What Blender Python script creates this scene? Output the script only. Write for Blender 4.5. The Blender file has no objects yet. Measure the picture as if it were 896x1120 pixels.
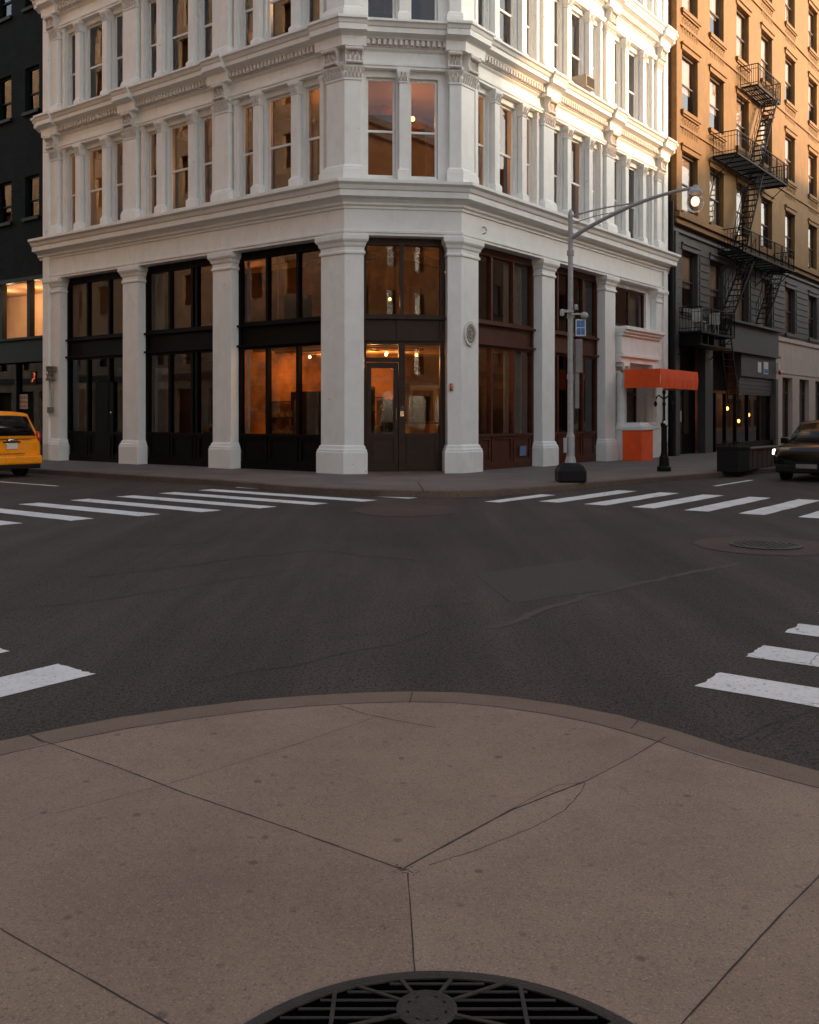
import bpy, bmesh, math, random
from mathutils import Vector, Matrix
random.seed(7)
SC = bpy.context.scene
COL = SC.collection
F = 1055.0; HZ = 456.0; CX = 448.0; CAMH = 1.7
U = Vector((-0.796, 0.605)); U.normalize()
R = Vector((-U.y * -1, -U.x)) ; R = Vector((0.605, 0.796)); R.normalize()
def W2(u, r): return U * u + R * r
def gp(px, py, z=0.0):
    Y = (CAMH - z) * F / (py - HZ)
    return Vector(((px - CX) / F * Y, Y))
# ------------------------------------------------------------------ mesh builder
class M:
    def __init__(s): s.v = []; s.f = []; s.uv = None; s.cuv = {}
    def add(s, vs, fs):
        b = len(s.v); s.v += [tuple(x) for x in vs]; s.f += [tuple(i + b for i in f) for f in fs]; return b
    def hexa(s, p):  # 8 points: bottom 4 then top 4
        s.add(p, [(0, 3, 2, 1), (4, 5, 6, 7), (0, 1, 5, 4), (1, 2, 6, 5), (2, 3, 7, 6), (3, 0, 4, 7)])
    def box(s, x0, x1, y0, y1, z0, z1):
        s.hexa([(x0, y0, z0), (x1, y0, z0), (x1, y1, z0), (x0, y1, z0), (x0, y0, z1), (x1, y0, z1), (x1, y1, z1), (x0, y1, z1)])
    def fb(s, fr, t0, t1, o0, o1, z0, z1):
        s.hexa([fr.p(t0, o0, z0), fr.p(t1, o0, z0), fr.p(t1, o1, z0), fr.p(t0, o1, z0),
                fr.p(t0, o0, z1), fr.p(t1, o0, z1), fr.p(t1, o1, z1), fr.p(t0, o1, z1)])
    def rod(s, a, b, ra, rb=None, n=4):
        a = Vector(a); b = Vector(b); rb = ra if rb is None else rb
        d = (b - a).normalized(); up = Vector((0, 0, 1)) if abs(d.z) < .95 else Vector((1, 0, 0))
        x = d.cross(up).normalized(); y = d.cross(x)
        vs = []
        for c, rr in ((a, ra), (b, rb)):
            for i in range(n):
                an = 2 * math.pi * (i + .5) / n
                vs.append(c + (x * math.cos(an) + y * math.sin(an)) * rr)
        fs = [(i, (i + 1) % n, n + (i + 1) % n, n + i) for i in range(n)] + [tuple(range(n))[::-1], tuple(range(n, 2 * n))]
        s.add(vs, fs)
    def path(s, pts, rad, n=8):
        rads = rad if isinstance(rad, list) else [rad] * len(pts)
        pts = [Vector(p) for p in pts]; vs = []
        for k, p in enumerate(pts):
            d = (pts[min(k + 1, len(pts) - 1)] - pts[max(k - 1, 0)]).normalized()
            up = Vector((0, 0, 1)) if abs(d.z) < .95 else Vector((1, 0, 0))
            x = d.cross(up).normalized(); y = d.cross(x)
            for i in range(n):
                an = 2 * math.pi * i / n; vs.append(p + (x * math.cos(an) + y * math.sin(an)) * rads[k])
        fs = []
        for k in range(len(pts) - 1):
            for i in range(n):
                j = (i + 1) % n; fs.append((k * n + i, k * n + j, (k + 1) * n + j, (k + 1) * n + i))
        L = (len(pts) - 1) * n
        fs += [tuple(range(n))[::-1], tuple(range(L, L + n))]
        s.add(vs, fs)
    def lathe(s, c, prof, n=20):
        vs = []
        for r_, z in prof:
            for i in range(n):
                an = 2 * math.pi * i / n; vs.append((c[0] + r_ * math.cos(an), c[1] + r_ * math.sin(an), c[2] + z))
        fs = []
        for k in range(len(prof) - 1):
            for i in range(n):
                j = (i + 1) % n; fs.append((k * n + i, k * n + j, (k + 1) * n + j, (k + 1) * n + i))
        L = (len(prof) - 1) * n
        fs += [tuple(range(n))[::-1], tuple(range(L, L + n))]
        s.add(vs, fs)
    def ell(s, c, rx, ry, rz, fr=None, n=6, m=4):
        # ellipsoid; with a frame, rx along wall, ry outwards
        vs = []; 
        for k in range(m + 1):
            ph = math.pi * k / m
            for i in range(n):
                th = 2 * math.pi * i / n
                a, b, z = rx * math.sin(ph) * math.cos(th), ry * math.sin(ph) * math.sin(th), rz * math.cos(ph)
                if fr: q = Vector(c) + Vector((fr.d.x * a + fr.n.x * b, fr.d.y * a + fr.n.y * b, z))
                else: q = Vector(c) + Vector((a, b, z))
                vs.append(q)
        fs = []
        for k in range(m):
            for i in range(n):
                j = (i + 1) % n; fs.append((k * n + i, k * n + j, (k + 1) * n + j, (k + 1) * n + i))
        s.add(vs, fs)
    def loft(s, rings):
        n = len(rings[0]); vs = [p for r_ in rings for p in r_]; fs = []
        for k in range(len(rings) - 1):
            for i in range(n):
                j = (i + 1) % n; fs.append((k * n + i, k * n + j, (k + 1) * n + j, (k + 1) * n + i))
        L = (len(rings) - 1) * n
        fs += [tuple(range(n))[::-1], tuple(range(L, L + n))]
        s.add(vs, fs)
    def prism(s, poly, z0, z1):
        s.loft([[(p[0], p[1], z0) for p in poly], [(p[0], p[1], z1) for p in poly]])
    def stack(s, poly, levels):
        s.loft([[(p.x, p.y, z) for p in poff(poly, o)] for o, z in levels])
    def sweep(s, path, prof):
        rings = []
        N = len(path)
        ns = []
        for i in range(N - 1):
            d = (path[i + 1] - path[i]).normalized(); ns.append(Vector((d.y, -d.x)))
        for i, p in enumerate(path):
            if i == 0: m = ns[0]
            elif i == N - 1: m = ns[-1]
            else:
                a, b = ns[i - 1], ns[i]; m = (a + b) / (1 + a.dot(b))
            rings.append([(p.x + m.x * o, p.y + m.y * o, z) for o, z in prof])
        s.loft(rings)
    def quad(s, a, b, c, d): s.add([a, b, c, d], [(0, 1, 2, 3)])
def poff(poly, o):
    n = len(poly); A = sum(poly[i].x * poly[(i + 1) % n].y - poly[(i + 1) % n].x * poly[i].y for i in range(n))
    sg = 1 if A > 0 else -1; out = []
    for i in range(n):
        a, b, c = poly[i - 1], poly[i], poly[(i + 1) % n]
        d1 = (b - a).normalized(); d2 = (c - b).normalized()
        n1 = Vector((d1.y, -d1.x)) * sg; n2 = Vector((d2.y, -d2.x)) * sg
        m = (n1 + n2) / (1 + n1.dot(n2)); out.append(b + m * o)
    return out
class Fr:
    def __init__(s, o, d, n): s.o = Vector(o); s.d = Vector(d).normalized(); s.n = Vector(n).normalized()
    def p(s, t, o, z): q = s.o + s.d * t + s.n * o; return Vector((q.x, q.y, z))
    def p2(s, t, o): return s.o + s.d * t + s.n * o
    def rect(s, t0, t1, o0, o1): return [s.p2(t0, o0), s.p2(t1, o0), s.p2(t1, o1), s.p2(t0, o1)]
LOC = {}
def obj(name, m, mat, parent=None, smooth=False, fixn=True, bevel=0, sub=0):
    me = bpy.data.meshes.new(name)
    L = LOC.get(parent.name, Vector((0, 0, 0))) if parent else Vector((0, 0, 0))
    me.from_pydata([tuple(Vector(v) - L) for v in m.v], [], m.f)
    if m.uv:
        ul = me.uv_layers.new(name='UVMap')
        for lp in me.loops: ul.data[lp.index].uv = m.uv[lp.vertex_index]
    if fixn:
        bm = bmesh.new(); bm.from_mesh(me); bmesh.ops.recalc_face_normals(bm, faces=bm.faces); bm.to_mesh(me); bm.free()
    me.materials.append(mat)
    if smooth:
        for p in me.polygons: p.use_smooth = True
    o = bpy.data.objects.new(name, me); COL.objects.link(o)
    if bevel:
        b = o.modifiers.new('bevel', 'BEVEL'); b.width = bevel; b.segments = 2; b.limit_method = 'ANGLE'
    if sub:
        b = o.modifiers.new('sub', 'SUBSURF'); b.levels = sub; b.render_levels = sub
    if parent: o.parent = parent; LOC[o.name] = L
    else: LOC[o.name] = Vector((0, 0, 0))
    return o
def thing(name, label, cat, loc, group=None):
    o = bpy.data.objects.new(name, None); COL.objects.link(o); o.location = loc
    o.empty_display_size = .2
    LOC[o.name] = Vector(loc); o['label'] = label; o['category'] = cat
    if group: o['group'] = group
    return o
def tag(o, label, cat, group=None):
    o['label'] = label; o['category'] = cat
    if group: o['group'] = group
    return o
def struct(name, m, mat, **k):
    o = obj(name, m, mat, **k); o['kind'] = 'structure'; return o
def origin(o):   # move a single-mesh thing's origin to its base
    me = o.data; n = len(me.vertices)
    c = Vector((sum(v.co.x for v in me.vertices) / n, sum(v.co.y for v in me.vertices) / n, min(v.co.z for v in me.vertices)))
    me.transform(Matrix.Translation(-c)); o.location = c; return o
# ------------------------------------------------------------------ materials
def newmat(name):
    m = bpy.data.materials.new(name); m.use_nodes = True; nt = m.node_tree
    return m, nt, nt.nodes['Principled BSDF']
def noise(nt, scale, detail=4, rough=.55, vec=None):
    n = nt.nodes.new('ShaderNodeTexNoise'); n.inputs['Scale'].default_value = scale
    n.inputs['Detail'].default_value = detail; n.inputs['Roughness'].default_value = rough
    if vec: nt.links.new(vec, n.inputs['Vector'])
    return n
def ramp(nt, src, p0, c0, p1, c1):
    r = nt.nodes.new('ShaderNodeValToRGB'); e = r.color_ramp.elements
    e[0].position = p0; e[0].color = (*c0, 1); e[1].position = p1; e[1].color = (*c1, 1)
    nt.links.new(src, r.inputs['Fac']); return r
def mix(nt, fac, a, b, mode='MIX'):
    n = nt.nodes.new('ShaderNodeMix'); n.data_type = 'RGBA'; n.blend_type = mode
    for s, i in ((fac, 0), (a, 6), (b, 7)):
        if hasattr(s, 'is_linked') or isinstance(s, bpy.types.NodeSocket): nt.links.new(s, n.inputs[i])
        elif i == 0: n.inputs[0].default_value = s
        else: n.inputs[i].default_value = (*s, 1)
    return n.outputs[2]
def mat(name, col, rough=.6, var=.15, scale=3, metal=0, bump=.15, bscale=40, spec=.5, coat=0, streak=False, dirt=None, bdist=.01, chips=None):
    m, nt, b = newmat(name)
    tc = nt.nodes.new('ShaderNodeTexCoord'); geo = nt.nodes.new('ShaderNodeNewGeometry'); pos = geo.outputs['Position']
    n = noise(nt, scale, 5, .6, pos)
    lo = tuple(c * (1 - var) for c in col); hi = tuple(min(1, c * (1 + var)) for c in col)
    c = ramp(nt, n.outputs['Fac'], .3, lo, .7, hi).outputs['Color']
    if dirt:
        mp = nt.nodes.new('ShaderNodeMapping'); nt.links.new(pos, mp.inputs['Vector'])
        mp.inputs['Scale'].default_value = (2.2, 2.2, .7)
        n2 = noise(nt, 1.6, 6, .65, mp.outputs['Vector'])
        f = ramp(nt, n2.outputs['Fac'], .5, (0, 0, 0), .78, (.45, .45, .45)).outputs['Color']
        c = mix(nt, f, c, dirt)
    if chips:
        n4 = noise(nt, 9, 4, .7, pos); n5 = noise(nt, .8, 2, .5, pos)
        f = mix(nt, 1.0, ramp(nt, n4.outputs['Fac'], .66, (0, 0, 0), .70, (.9, .9, .9)).outputs['Color'], ramp(nt, n5.outputs['Fac'], .48, (0, 0, 0), .56, (1, 1, 1)).outputs['Color'], 'MULTIPLY')
        c = mix(nt, f, c, chips)
    nt.links.new(c, b.inputs['Base Color'])
    rr = nt.nodes.new('ShaderNodeMapRange'); nt.links.new(n.outputs['Fac'], rr.inputs['Value'])
    rr.inputs['To Min'].default_value = max(.03, rough - .1); rr.inputs['To Max'].default_value = min(1, rough + .1)
    nt.links.new(rr.outputs['Result'], b.inputs['Roughness'])
    b.inputs['Metallic'].default_value = metal; b.inputs['Specular IOR Level'].default_value = spec
    b.inputs['Coat Weight'].default_value = coat
    if bump:
        n3 = noise(nt, bscale, 4, .6, pos); bp = nt.nodes.new('ShaderNodeBump')
        bp.inputs['Strength'].default_value = bump; bp.inputs['Distance'].default_value = bdist
        nt.links.new(n3.outputs['Fac'], bp.inputs['Height']); nt.links.new(bp.outputs['Normal'], b.inputs['Normal'])
    return m
def emit(name, col, strength):
    m, nt, b = newmat(name); b.inputs['Base Color'].default_value = (*col, 1)
    b.inputs['Emission Color'].default_value = (*col, 1); b.inputs['Emission Strength'].default_value = strength
    return m
def glass(name, tint=(.8, .82, .8), ior=1.55, rough=.01, boost=1.0, clear=True):
    m = bpy.data.materials.new(name); m.use_nodes = True; nt = m.node_tree; nt.nodes.clear()
    out = nt.nodes.new('ShaderNodeOutputMaterial'); mx = nt.nodes.new('ShaderNodeMixShader')
    fr = nt.nodes.new('ShaderNodeFresnel'); fr.inputs['IOR'].default_value = ior
    mu = nt.nodes.new('ShaderNodeMath'); mu.operation = 'MULTIPLY'; mu.inputs[1].default_value = boost; mu.use_clamp = True
    tr = nt.nodes.new('ShaderNodeBsdfTransparent'); tr.inputs[0].default_value = (*tint, 1)
    gl = nt.nodes.new('ShaderNodeBsdfGlossy'); gl.inputs['Roughness'].default_value = rough
    gl.inputs['Color'].default_value = (1, 1, 1, 1)
    geo = nt.nodes.new('ShaderNodeNewGeometry'); n = noise(nt, .9, 2, .5, geo.outputs['Position'])
    bp = nt.nodes.new('ShaderNodeBump'); bp.inputs['Strength'].default_value = .03; bp.inputs['Distance'].default_value = .03
    nt.links.new(n.outputs['Fac'], bp.inputs['Height']); nt.links.new(bp.outputs['Normal'], gl.inputs['Normal'])
    nt.links.new(fr.outputs[0], mu.inputs[0]); nt.links.new(mu.outputs[0], mx.inputs[0])
    nt.links.new(tr.outputs[0], mx.inputs[1]); nt.links.new(gl.outputs[0], mx.inputs[2]); nt.links.new(mx.outputs[0], out.inputs[0])
    return m
def asphalt():
    m, nt, b = newmat('asphalt'); geo = nt.nodes.new('ShaderNodeNewGeometry'); pos = geo.outputs['Position']
    big = noise(nt, .16, 7, .7, pos); c = ramp(nt, big.outputs['Fac'], .34, (.055, .0435, .036), .66, (.080, .0635, .052)).outputs['Color']
    for rot, sc_, lo, hi in ((37.2, (.55, .05, 1), .82, 1.16), (-52.8, (.55, .05, 1), .86, 1.14)):
        mp = nt.nodes.new('ShaderNodeMapping'); mp.inputs['Rotation'].default_value = (0, 0, math.radians(rot)); mp.inputs['Scale'].default_value = sc_
        nt.links.new(pos, mp.inputs['Vector']); la = noise(nt, 2.6, 4, .6, mp.outputs['Vector'])
        c = mix(nt, 1.0, c, ramp(nt, la.outputs['Fac'], .38, (lo, lo, lo), .62, (hi, hi, hi)).outputs['Color'], 'MULTIPLY')
    oil = noise(nt, .9, 5, .7, pos); c = mix(nt, ramp(nt, oil.outputs['Fac'], .60, (0, 0, 0), .72, (.5, .5, .5)).outputs['Color'], c, (.020, .018, .017))
    for sc_, p0, p1, k in ((120, .52, .64, .6), (52, .57, .68, .35), (24, .60, .70, .15)):
        sp = noise(nt, sc_, 1, .5, pos); c = mix(nt, ramp(nt, sp.outputs['Fac'], p0, (0, 0, 0), p1, (k, k, k)).outputs['Color'], c, (.13, .112, .10))
    for sc_, k in ((95, .8), (40, .6)):
        sp = noise(nt, sc_, 1, .5, pos); c = mix(nt, ramp(nt, sp.outputs['Fac'], .34, (k, k, k), .45, (0, 0, 0)).outputs['Color'], c, (.010, .009, .009))
    nt.links.new(c, b.inputs['Base Color'])
    b.inputs['Roughness'].default_value = .9; b.inputs['Specular IOR Level'].default_value = .15
    h = noise(nt, 60, 4, .75, pos); bp = nt.nodes.new('ShaderNodeBump'); bp.inputs['Strength'].default_value = .9; bp.inputs['Distance'].default_value = .012
    nt.links.new(h.outputs['Fac'], bp.inputs['Height']); nt.links.new(bp.outputs['Normal'], b.inputs['Normal'])
    return m
def concrete(name, c0, c1, spots=True, grain=170):
    m, nt, b = newmat(name); geo = nt.nodes.new('ShaderNodeNewGeometry'); pos = geo.outputs['Position']
    big = noise(nt, .7, 8, .72, pos); c = ramp(nt, big.outputs['Fac'], .3, c0, .7, c1).outputs['Color']
    sp = noise(nt, grain, 2, .6, pos); c = mix(nt, ramp(nt, sp.outputs['Fac'], .55, (0, 0, 0), .75, (.5, .5, .5)).outputs['Color'], c, tuple(min(.6, x * 2.0) for x in c1))
    sp2 = noise(nt, grain * .6, 2, .6, pos); c = mix(nt, ramp(nt, sp2.outputs['Fac'], .30, (.55, .55, .55), .45, (0, 0, 0)).outputs['Color'], c, tuple(x * .4 for x in c0))
    if spots:
        for sc, th, wk, dk in ((2.3, .030, .035, .45), (4.3, .045, .03, .3)):
            dn = noise(nt, 6, 3, .5, pos)
            add = nt.nodes.new('ShaderNodeVectorMath'); add.operation = 'MULTIPLY_ADD'; nt.links.new(dn.outputs['Color'], add.inputs[0])
            add.inputs[1].default_value = (.05, .03, .0); nt.links.new(pos, add.inputs[2])
            v = nt.nodes.new('ShaderNodeTexVoronoi'); v.voronoi_dimensions = '2D'; v.inputs['Scale'].default_value = sc; nt.links.new(add.outputs[0], v.inputs['Vector'])
            # only part of the cells carry a blackened gum spot
            sep = nt.nodes.new('ShaderNodeSeparateColor'); nt.links.new(v.outputs['Color'], sep.inputs[0])
            gt = nt.nodes.new('ShaderNodeMath'); gt.operation = 'GREATER_THAN'; gt.inputs[1].default_value = .55; nt.links.new(sep.outputs[0], gt.inputs[0])
            f = ramp(nt, v.outputs['Distance'], th * .8, (dk, dk, dk), th * 1.5, (0, 0, 0)).outputs['Color']
            mm = nt.nodes.new('ShaderNodeMath'); mm.operation = 'MULTIPLY'; nt.links.new(f, mm.inputs[0]); nt.links.new(gt.outputs[0], mm.inputs[1])
            c = mix(nt, mm.outputs[0], c, (.03, .024, .022))
    nt.links.new(c, b.inputs['Base Color']); b.inputs['Roughness'].default_value = .85; b.inputs['Specular IOR Level'].default_value = .3
    h = noise(nt, 120, 4, .7, pos); bp = nt.nodes.new('ShaderNodeBump'); bp.inputs['Strength'].default_value = .35; bp.inputs['Distance'].default_value = .006
    nt.links.new(h.outputs['Fac'], bp.inputs['Height']); nt.links.new(bp.outputs['Normal'], b.inputs['Normal'])
    return m
def brick(name, c1, c2, mortar, sx=1.0):
    m, nt, b = newmat(name); uv = nt.nodes.new('ShaderNodeUVMap'); uv.uv_map = 'UVMap'
    br = nt.nodes.new('ShaderNodeTexBrick'); br.inputs['Scale'].default_value = 1; br.inputs['Brick Width'].default_value = .22
    br.inputs['Row Height'].default_value = .075; br.inputs['Mortar Size'].default_value = .006; br.inputs['Color1'].default_value = (*c1, 1)
    br.inputs['Color2'].default_value = (*c2, 1); br.inputs['Mortar'].default_value = (*mortar, 1)
    nt.links.new(uv.outputs[0], br.inputs['Vector'])
    geo = nt.nodes.new('ShaderNodeNewGeometry'); n = noise(nt, 1.2, 6, .65, geo.outputs['Position'])
    c = mix(nt, .7, br.outputs['Color'], ramp(nt, n.outputs['Fac'], .3, (.55, .55, .55), .7, (1.35, 1.3, 1.25)).outputs['Color'], 'MULTIPLY')
    nt.links.new(c, b.inputs['Base Color']); b.inputs['Roughness'].default_value = .85; b.inputs['Specular IOR Level'].default_value = .15
    bp = nt.nodes.new('ShaderNodeBump'); bp.inputs['Strength'].default_value = .5; bp.inputs['Distance'].default_value = .01; bp.invert = True
    nt.links.new(br.outputs['Fac'], bp.inputs['Height']); nt.links.new(bp.outputs['Normal'], b.inputs['Normal'])
    return m
def paint_marking():
    m, nt, b = newmat('worn_road_paint'); geo = nt.nodes.new('ShaderNodeNewGeometry'); pos = geo.outputs['Position']
    n = noise(nt, 1.7, 6, .7, pos); c = ramp(nt, n.outputs['Fac'], .3, (.58, .575, .56), .7, (.76, .755, .74)).outputs['Color']
    v = nt.nodes.new('ShaderNodeTexVoronoi'); v.feature = 'DISTANCE_TO_EDGE'; v.inputs['Scale'].default_value = 2.6
    dn = noise(nt, 5, 3, .6, pos); add = nt.nodes.new('ShaderNodeVectorMath'); add.operation = 'MULTIPLY_ADD'; nt.links.new(dn.outputs['Color'], add.inputs[0])
    add.inputs[1].default_value = (.25, .25, 0); nt.links.new(pos, add.inputs[2]); nt.links.new(add.outputs[0], v.inputs['Vector'])
    ck = ramp(nt, v.outputs['Distance'], .004, (.8, .8, .8), .02, (0, 0, 0)).outputs['Color']
    gate = ramp(nt, noise(nt, .8, 2, .5, pos).outputs['Fac'], .5, (0, 0, 0), .6, (1, 1, 1)).outputs['Color']
    f = mix(nt, 1.0, ck, gate, 'MULTIPLY'); c = mix(nt, f, c, (.06, .055, .05))
    w = noise(nt, 26, 5, .75, pos); c = mix(nt, ramp(nt, w.outputs['Fac'], .555, (0, 0, 0), .66, (.7, .7, .7)).outputs['Color'], c, (.09, .08, .075))
    nt.links.new(c, b.inputs['Base Color']); b.inputs['Roughness'].default_value = .75
    bp = nt.nodes.new('ShaderNodeBump'); bp.inputs['Strength'].default_value = .5; bp.inputs['Distance'].default_value = .006
    nt.links.new(noise(nt, 75, 4, .7, pos).outputs['Fac'], bp.inputs['Height']); nt.links.new(bp.outputs['Normal'], b.inputs['Normal'])
    return m
MW = mat('white_cast_iron_paint', (.82, .835, .80), .5, .04, 2.5, bump=.10, bscale=25, dirt=(.64, .62, .57), chips=(.36, .25, .18))
MO = mat('white_ornament', (.70, .675, .63), .65, .12, 9, bump=.3, bscale=60, dirt=(.34, .29, .24))
MDK = mat('black_storefront_paint', (.004, .0035, .003), .55, .25, 4, bump=.08, spec=.1)
MBR = mat('dark_brown_wood', (.026, .014, .009), .45, .3, 5, bump=.1, spec=.3)
MRB = mat('red_brown_wood', (.075, .022, .011), .45, .3, 5, bump=.1, spec=.3)
MGL = glass('window_glass', (.78, .78, .76), 1.5, boost=1.15)
MGU = glass('upper_window_glass', (.8, .78, .74), 1.55, boost=1.35)
MAS = asphalt(); MPT = paint_marking()
MSW = concrete('brown_concrete', (.172, .120, .089), (.276, .196, .146))
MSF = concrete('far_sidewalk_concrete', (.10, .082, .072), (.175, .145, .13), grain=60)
MKB = concrete('kerb_stone', (.118, .080, .058), (.195, .138, .102), spots=False)
MKO = concrete('worn_kerb_stone', (.09, .066, .052), (.17, .118, .09), spots=False, grain=40)
MJT = mat('joint_dirt', (.034, .024, .019), .95, .3, 8, bump=0)
MCK = mat('asphalt_crack_filler', (.022, .020, .019), .9, .3, 5, bump=0)
MIR = mat('cast_iron', (.016, .014, .013), .6, .4, 18, metal=.3, bump=.5, bscale=140)
MIRW = mat('worn_iron_ribs', (.030, .023, .019), .55, .35, 22, metal=.4, bump=.5, bscale=140)
MVO = mat('painted_void', (.0015, .0015, .0015), 1, 0, bump=0, spec=0)  # near-black colour: painted darkness for grate gaps and unlit rooms
MRP = concrete('reddish_patch', (.040, .026, .022), (.085, .052, .040), spots=False, grain=40)
MOB = mat('orange_stucco', (.215, .119, .032), .75, .22, 1.2, bump=.3, bscale=30, dirt=(.13, .052, .02))
MOT = mat('terracotta_trim', (.21, .112, .034), .75, .2, 5, bump=.3, bscale=40)
MGY = mat('grey_painted_stone', (.055, .054, .052), .6, .15, 2, bump=.2, dirt=(.03, .028, .027))
MGT = mat('grey_trim', (.07, .067, .063), .6, .15, 4, bump=.2)
MCR = mat('cream_stucco', (.50, .40, .33), .7, .1, 2, bump=.2, dirt=(.32, .24, .19))
MBK = mat('black_iron', (.004, .004, .004), .6, .3, 12, bump=.2, spec=.2)
MWF = mat('brown_window_frame', (.05, .032, .022), .5, .2, 6, bump=0)
MBL = mat('cream_blind', (.55, .45, .36), .8, .08, 3, bump=0)
MCU = mat('pale_curtain', (.42, .41, .38), .9, .12, 6, bump=0)
MDB = brick('dark_green_brick', (.007, .014, .0155), (.011, .020, .0215), (.003, .006, .0065))
MDT = mat('dark_green_trim', (.003, .006, .0065), .5, .2, 4, bump=.1, spec=.2)
MGP = mat('galvanised_pole', (.36, .365, .365), .55, .15, 12, metal=.2, bump=.15)
MOR = mat('orange_canvas', (.72, .10, .022), .75, .08, 4, bump=.2, bscale=90)
MIW = mat('warm_interior_wall', (.27, .115, .034), .8, .7, 1.3, bump=0)  # amber colour also stands in for warm reflections in the upper windows
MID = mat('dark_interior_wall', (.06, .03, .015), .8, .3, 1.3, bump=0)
MIC = mat('interior_ceiling', (.40, .25, .13), .8, .1, 1, bump=0)
MIF = mat('interior_wood_floor', (.12, .06, .03), .5, .3, 3, bump=0)
MFU = mat('dark_furniture', (.03, .02, .015), .5, .3, 6, bump=0)
MLP = emit('lamp_glow', (1.0, .42, .10), 3)
MLB = emit('bright_lamp_glow', (1.0, .55, .2), 6)
MYT = mat('taxi_yellow_paint', (1.0, .33, .006), .28, .03, 2, bump=0, coat=.6)
MBC = mat('black_car_paint', (.002, .002, .0022), .14, .05, 2, bump=0, coat=.25, spec=.5)
MTY = mat('tyre_rubber', (.015, .015, .015), .85, .2, 20, bump=.2)
MRM = mat('alloy_rim', (.35, .35, .36), .35, .1, 10, metal=.8, bump=0)
MCH = mat('chrome_trim', (.6, .6, .6), .2, .05, 10, metal=1, bump=0)
MPL = mat('black_plastic', (.006, .006, .006), .6, .2, 20, bump=.1, spec=.25)
MCG = mat('tinted_car_glass', (.004, .005, .006), .06, .05, 1, bump=0, spec=.5)
MRL = mat('red_lamp_lens', (.45, .015, .01), .2, .1, 9, bump=0, coat=.5)
MOL = mat('amber_lamp_lens', (.75, .16, .03), .2, .1, 9, bump=0, coat=.5)
MHL = emit('lit_headlight', (.95, .92, 1.0), 2.2)
MPW = mat('white_plate', (.62, .62, .58), .5, .05, 9, bump=0)
MBS = mat('blue_sign_face', (.03, .16, .42), .4, .05, 9, bump=0)
MGB = glass('lamp_glass', (.95, .93, .9), 1.35, boost=.7)
MRF = mat('roof_felt', (.06, .055, .05), .9, .2, 2)
# ------------------------------------------------------------------ world, sun, camera
w = bpy.data.worlds.new('World'); SC.world = w; w.use_nodes = True; nt = w.node_tree
bg = nt.nodes['Background']; sky = nt.nodes.new('ShaderNodeTexSky'); sky.sky_type = 'NISHITA'; sky.sun_disc = False
SUNH = Vector((0.995, -0.10)).normalized(); EL = math.radians(11)
sky.sun_elevation = EL; sky.sun_rotation = math.atan2(SUNH.x, SUNH.y); sky.air_density = 1.0; sky.dust_density = 3.0
hs = nt.nodes.new('ShaderNodeHueSaturation'); hs.inputs['Saturation'].default_value = .65
nt.links.new(sky.outputs[0], hs.inputs['Color']); nt.links.new(hs.outputs[0], bg.inputs[0]); bg.inputs[1].default_value = .15
sl = bpy.data.lights.new('sun', 'SUN'); sl.energy = 2.0; sl.angle = math.radians(2.0); sl.color = (1, .54, .26)
so = bpy.data.objects.new('sun', sl); COL.objects.link(so)
tosun = Vector((SUNH.x * math.cos(EL), SUNH.y * math.cos(EL), math.sin(EL)))
so.rotation_euler = tosun.to_track_quat('Z', 'Y').to_euler(); so.location = tosun * 60
cam = bpy.data.cameras.new('camera'); co = bpy.data.objects.new('camera', cam); COL.objects.link(co); SC.camera = co
co.location = (0, 0, CAMH); co.rotation_euler = (math.radians(90), 0, 0); cam.sensor_fit = 'HORIZONTAL'; cam.sensor_width = 36
cam.lens = 36 * F / 896; cam.shift_y = -(560 - HZ) / 896; cam.clip_end = 2000; cam.clip_start = .05
SC.view_settings.view_transform = 'Standard'; SC.view_settings.look = 'None'; SC.view_settings.gamma = 1
SC.view_settings.exposure = EXPO = 1.55
SC.render.engine = 'CYCLES'
def lamp(name, p, power, col=(1, .43, .12), rad=.12):
    l = bpy.data.lights.new(name, 'POINT'); l.energy = power; l.color = col; l.shadow_soft_size = rad
    o = bpy.data.objects.new(name, l); COL.objects.link(o); o.location = p; return o
# ------------------------------------------------------------------ plan
A = gp(375.6, 518.75, .15); B = A + (R - U).normalized() * 3.3
CD = (B - A).normalized(); CN = Vector((CD.y, -CD.x))
FL = Fr(A, U, -R); FC = Fr(A, CD, CN); FR_ = Fr(B, R, -U)
LEN = 14.35; PL = A + U * LEN; PR = B + R * LEN
FACADE = [PL, A, B, PR]
aU = A.dot(U); aR = A.dot(R); bU = B.dot(U); bR = B.dot(R)
# ------------------------------------------------------------------ ground
g = M(); g.add([(-300, -300, 0), (300, -300, 0), (300, 300, 0), (-300, 300, 0)], [(0, 1, 2, 3)]); struct('road', g, MAS, fixn=False)
def fan_prism(name, pts, z0, z1, mt):
    m = M(); n = len(pts)
    m.add([(p.x, p.y, z1) for p in pts] + [(p.x, p.y, z0) for p in pts], [tuple(range(n))] + [(i, (i + 1) % n, n + (i + 1) % n, n + i) for i in range(n)])
    return struct(name, m, mt)
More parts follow.
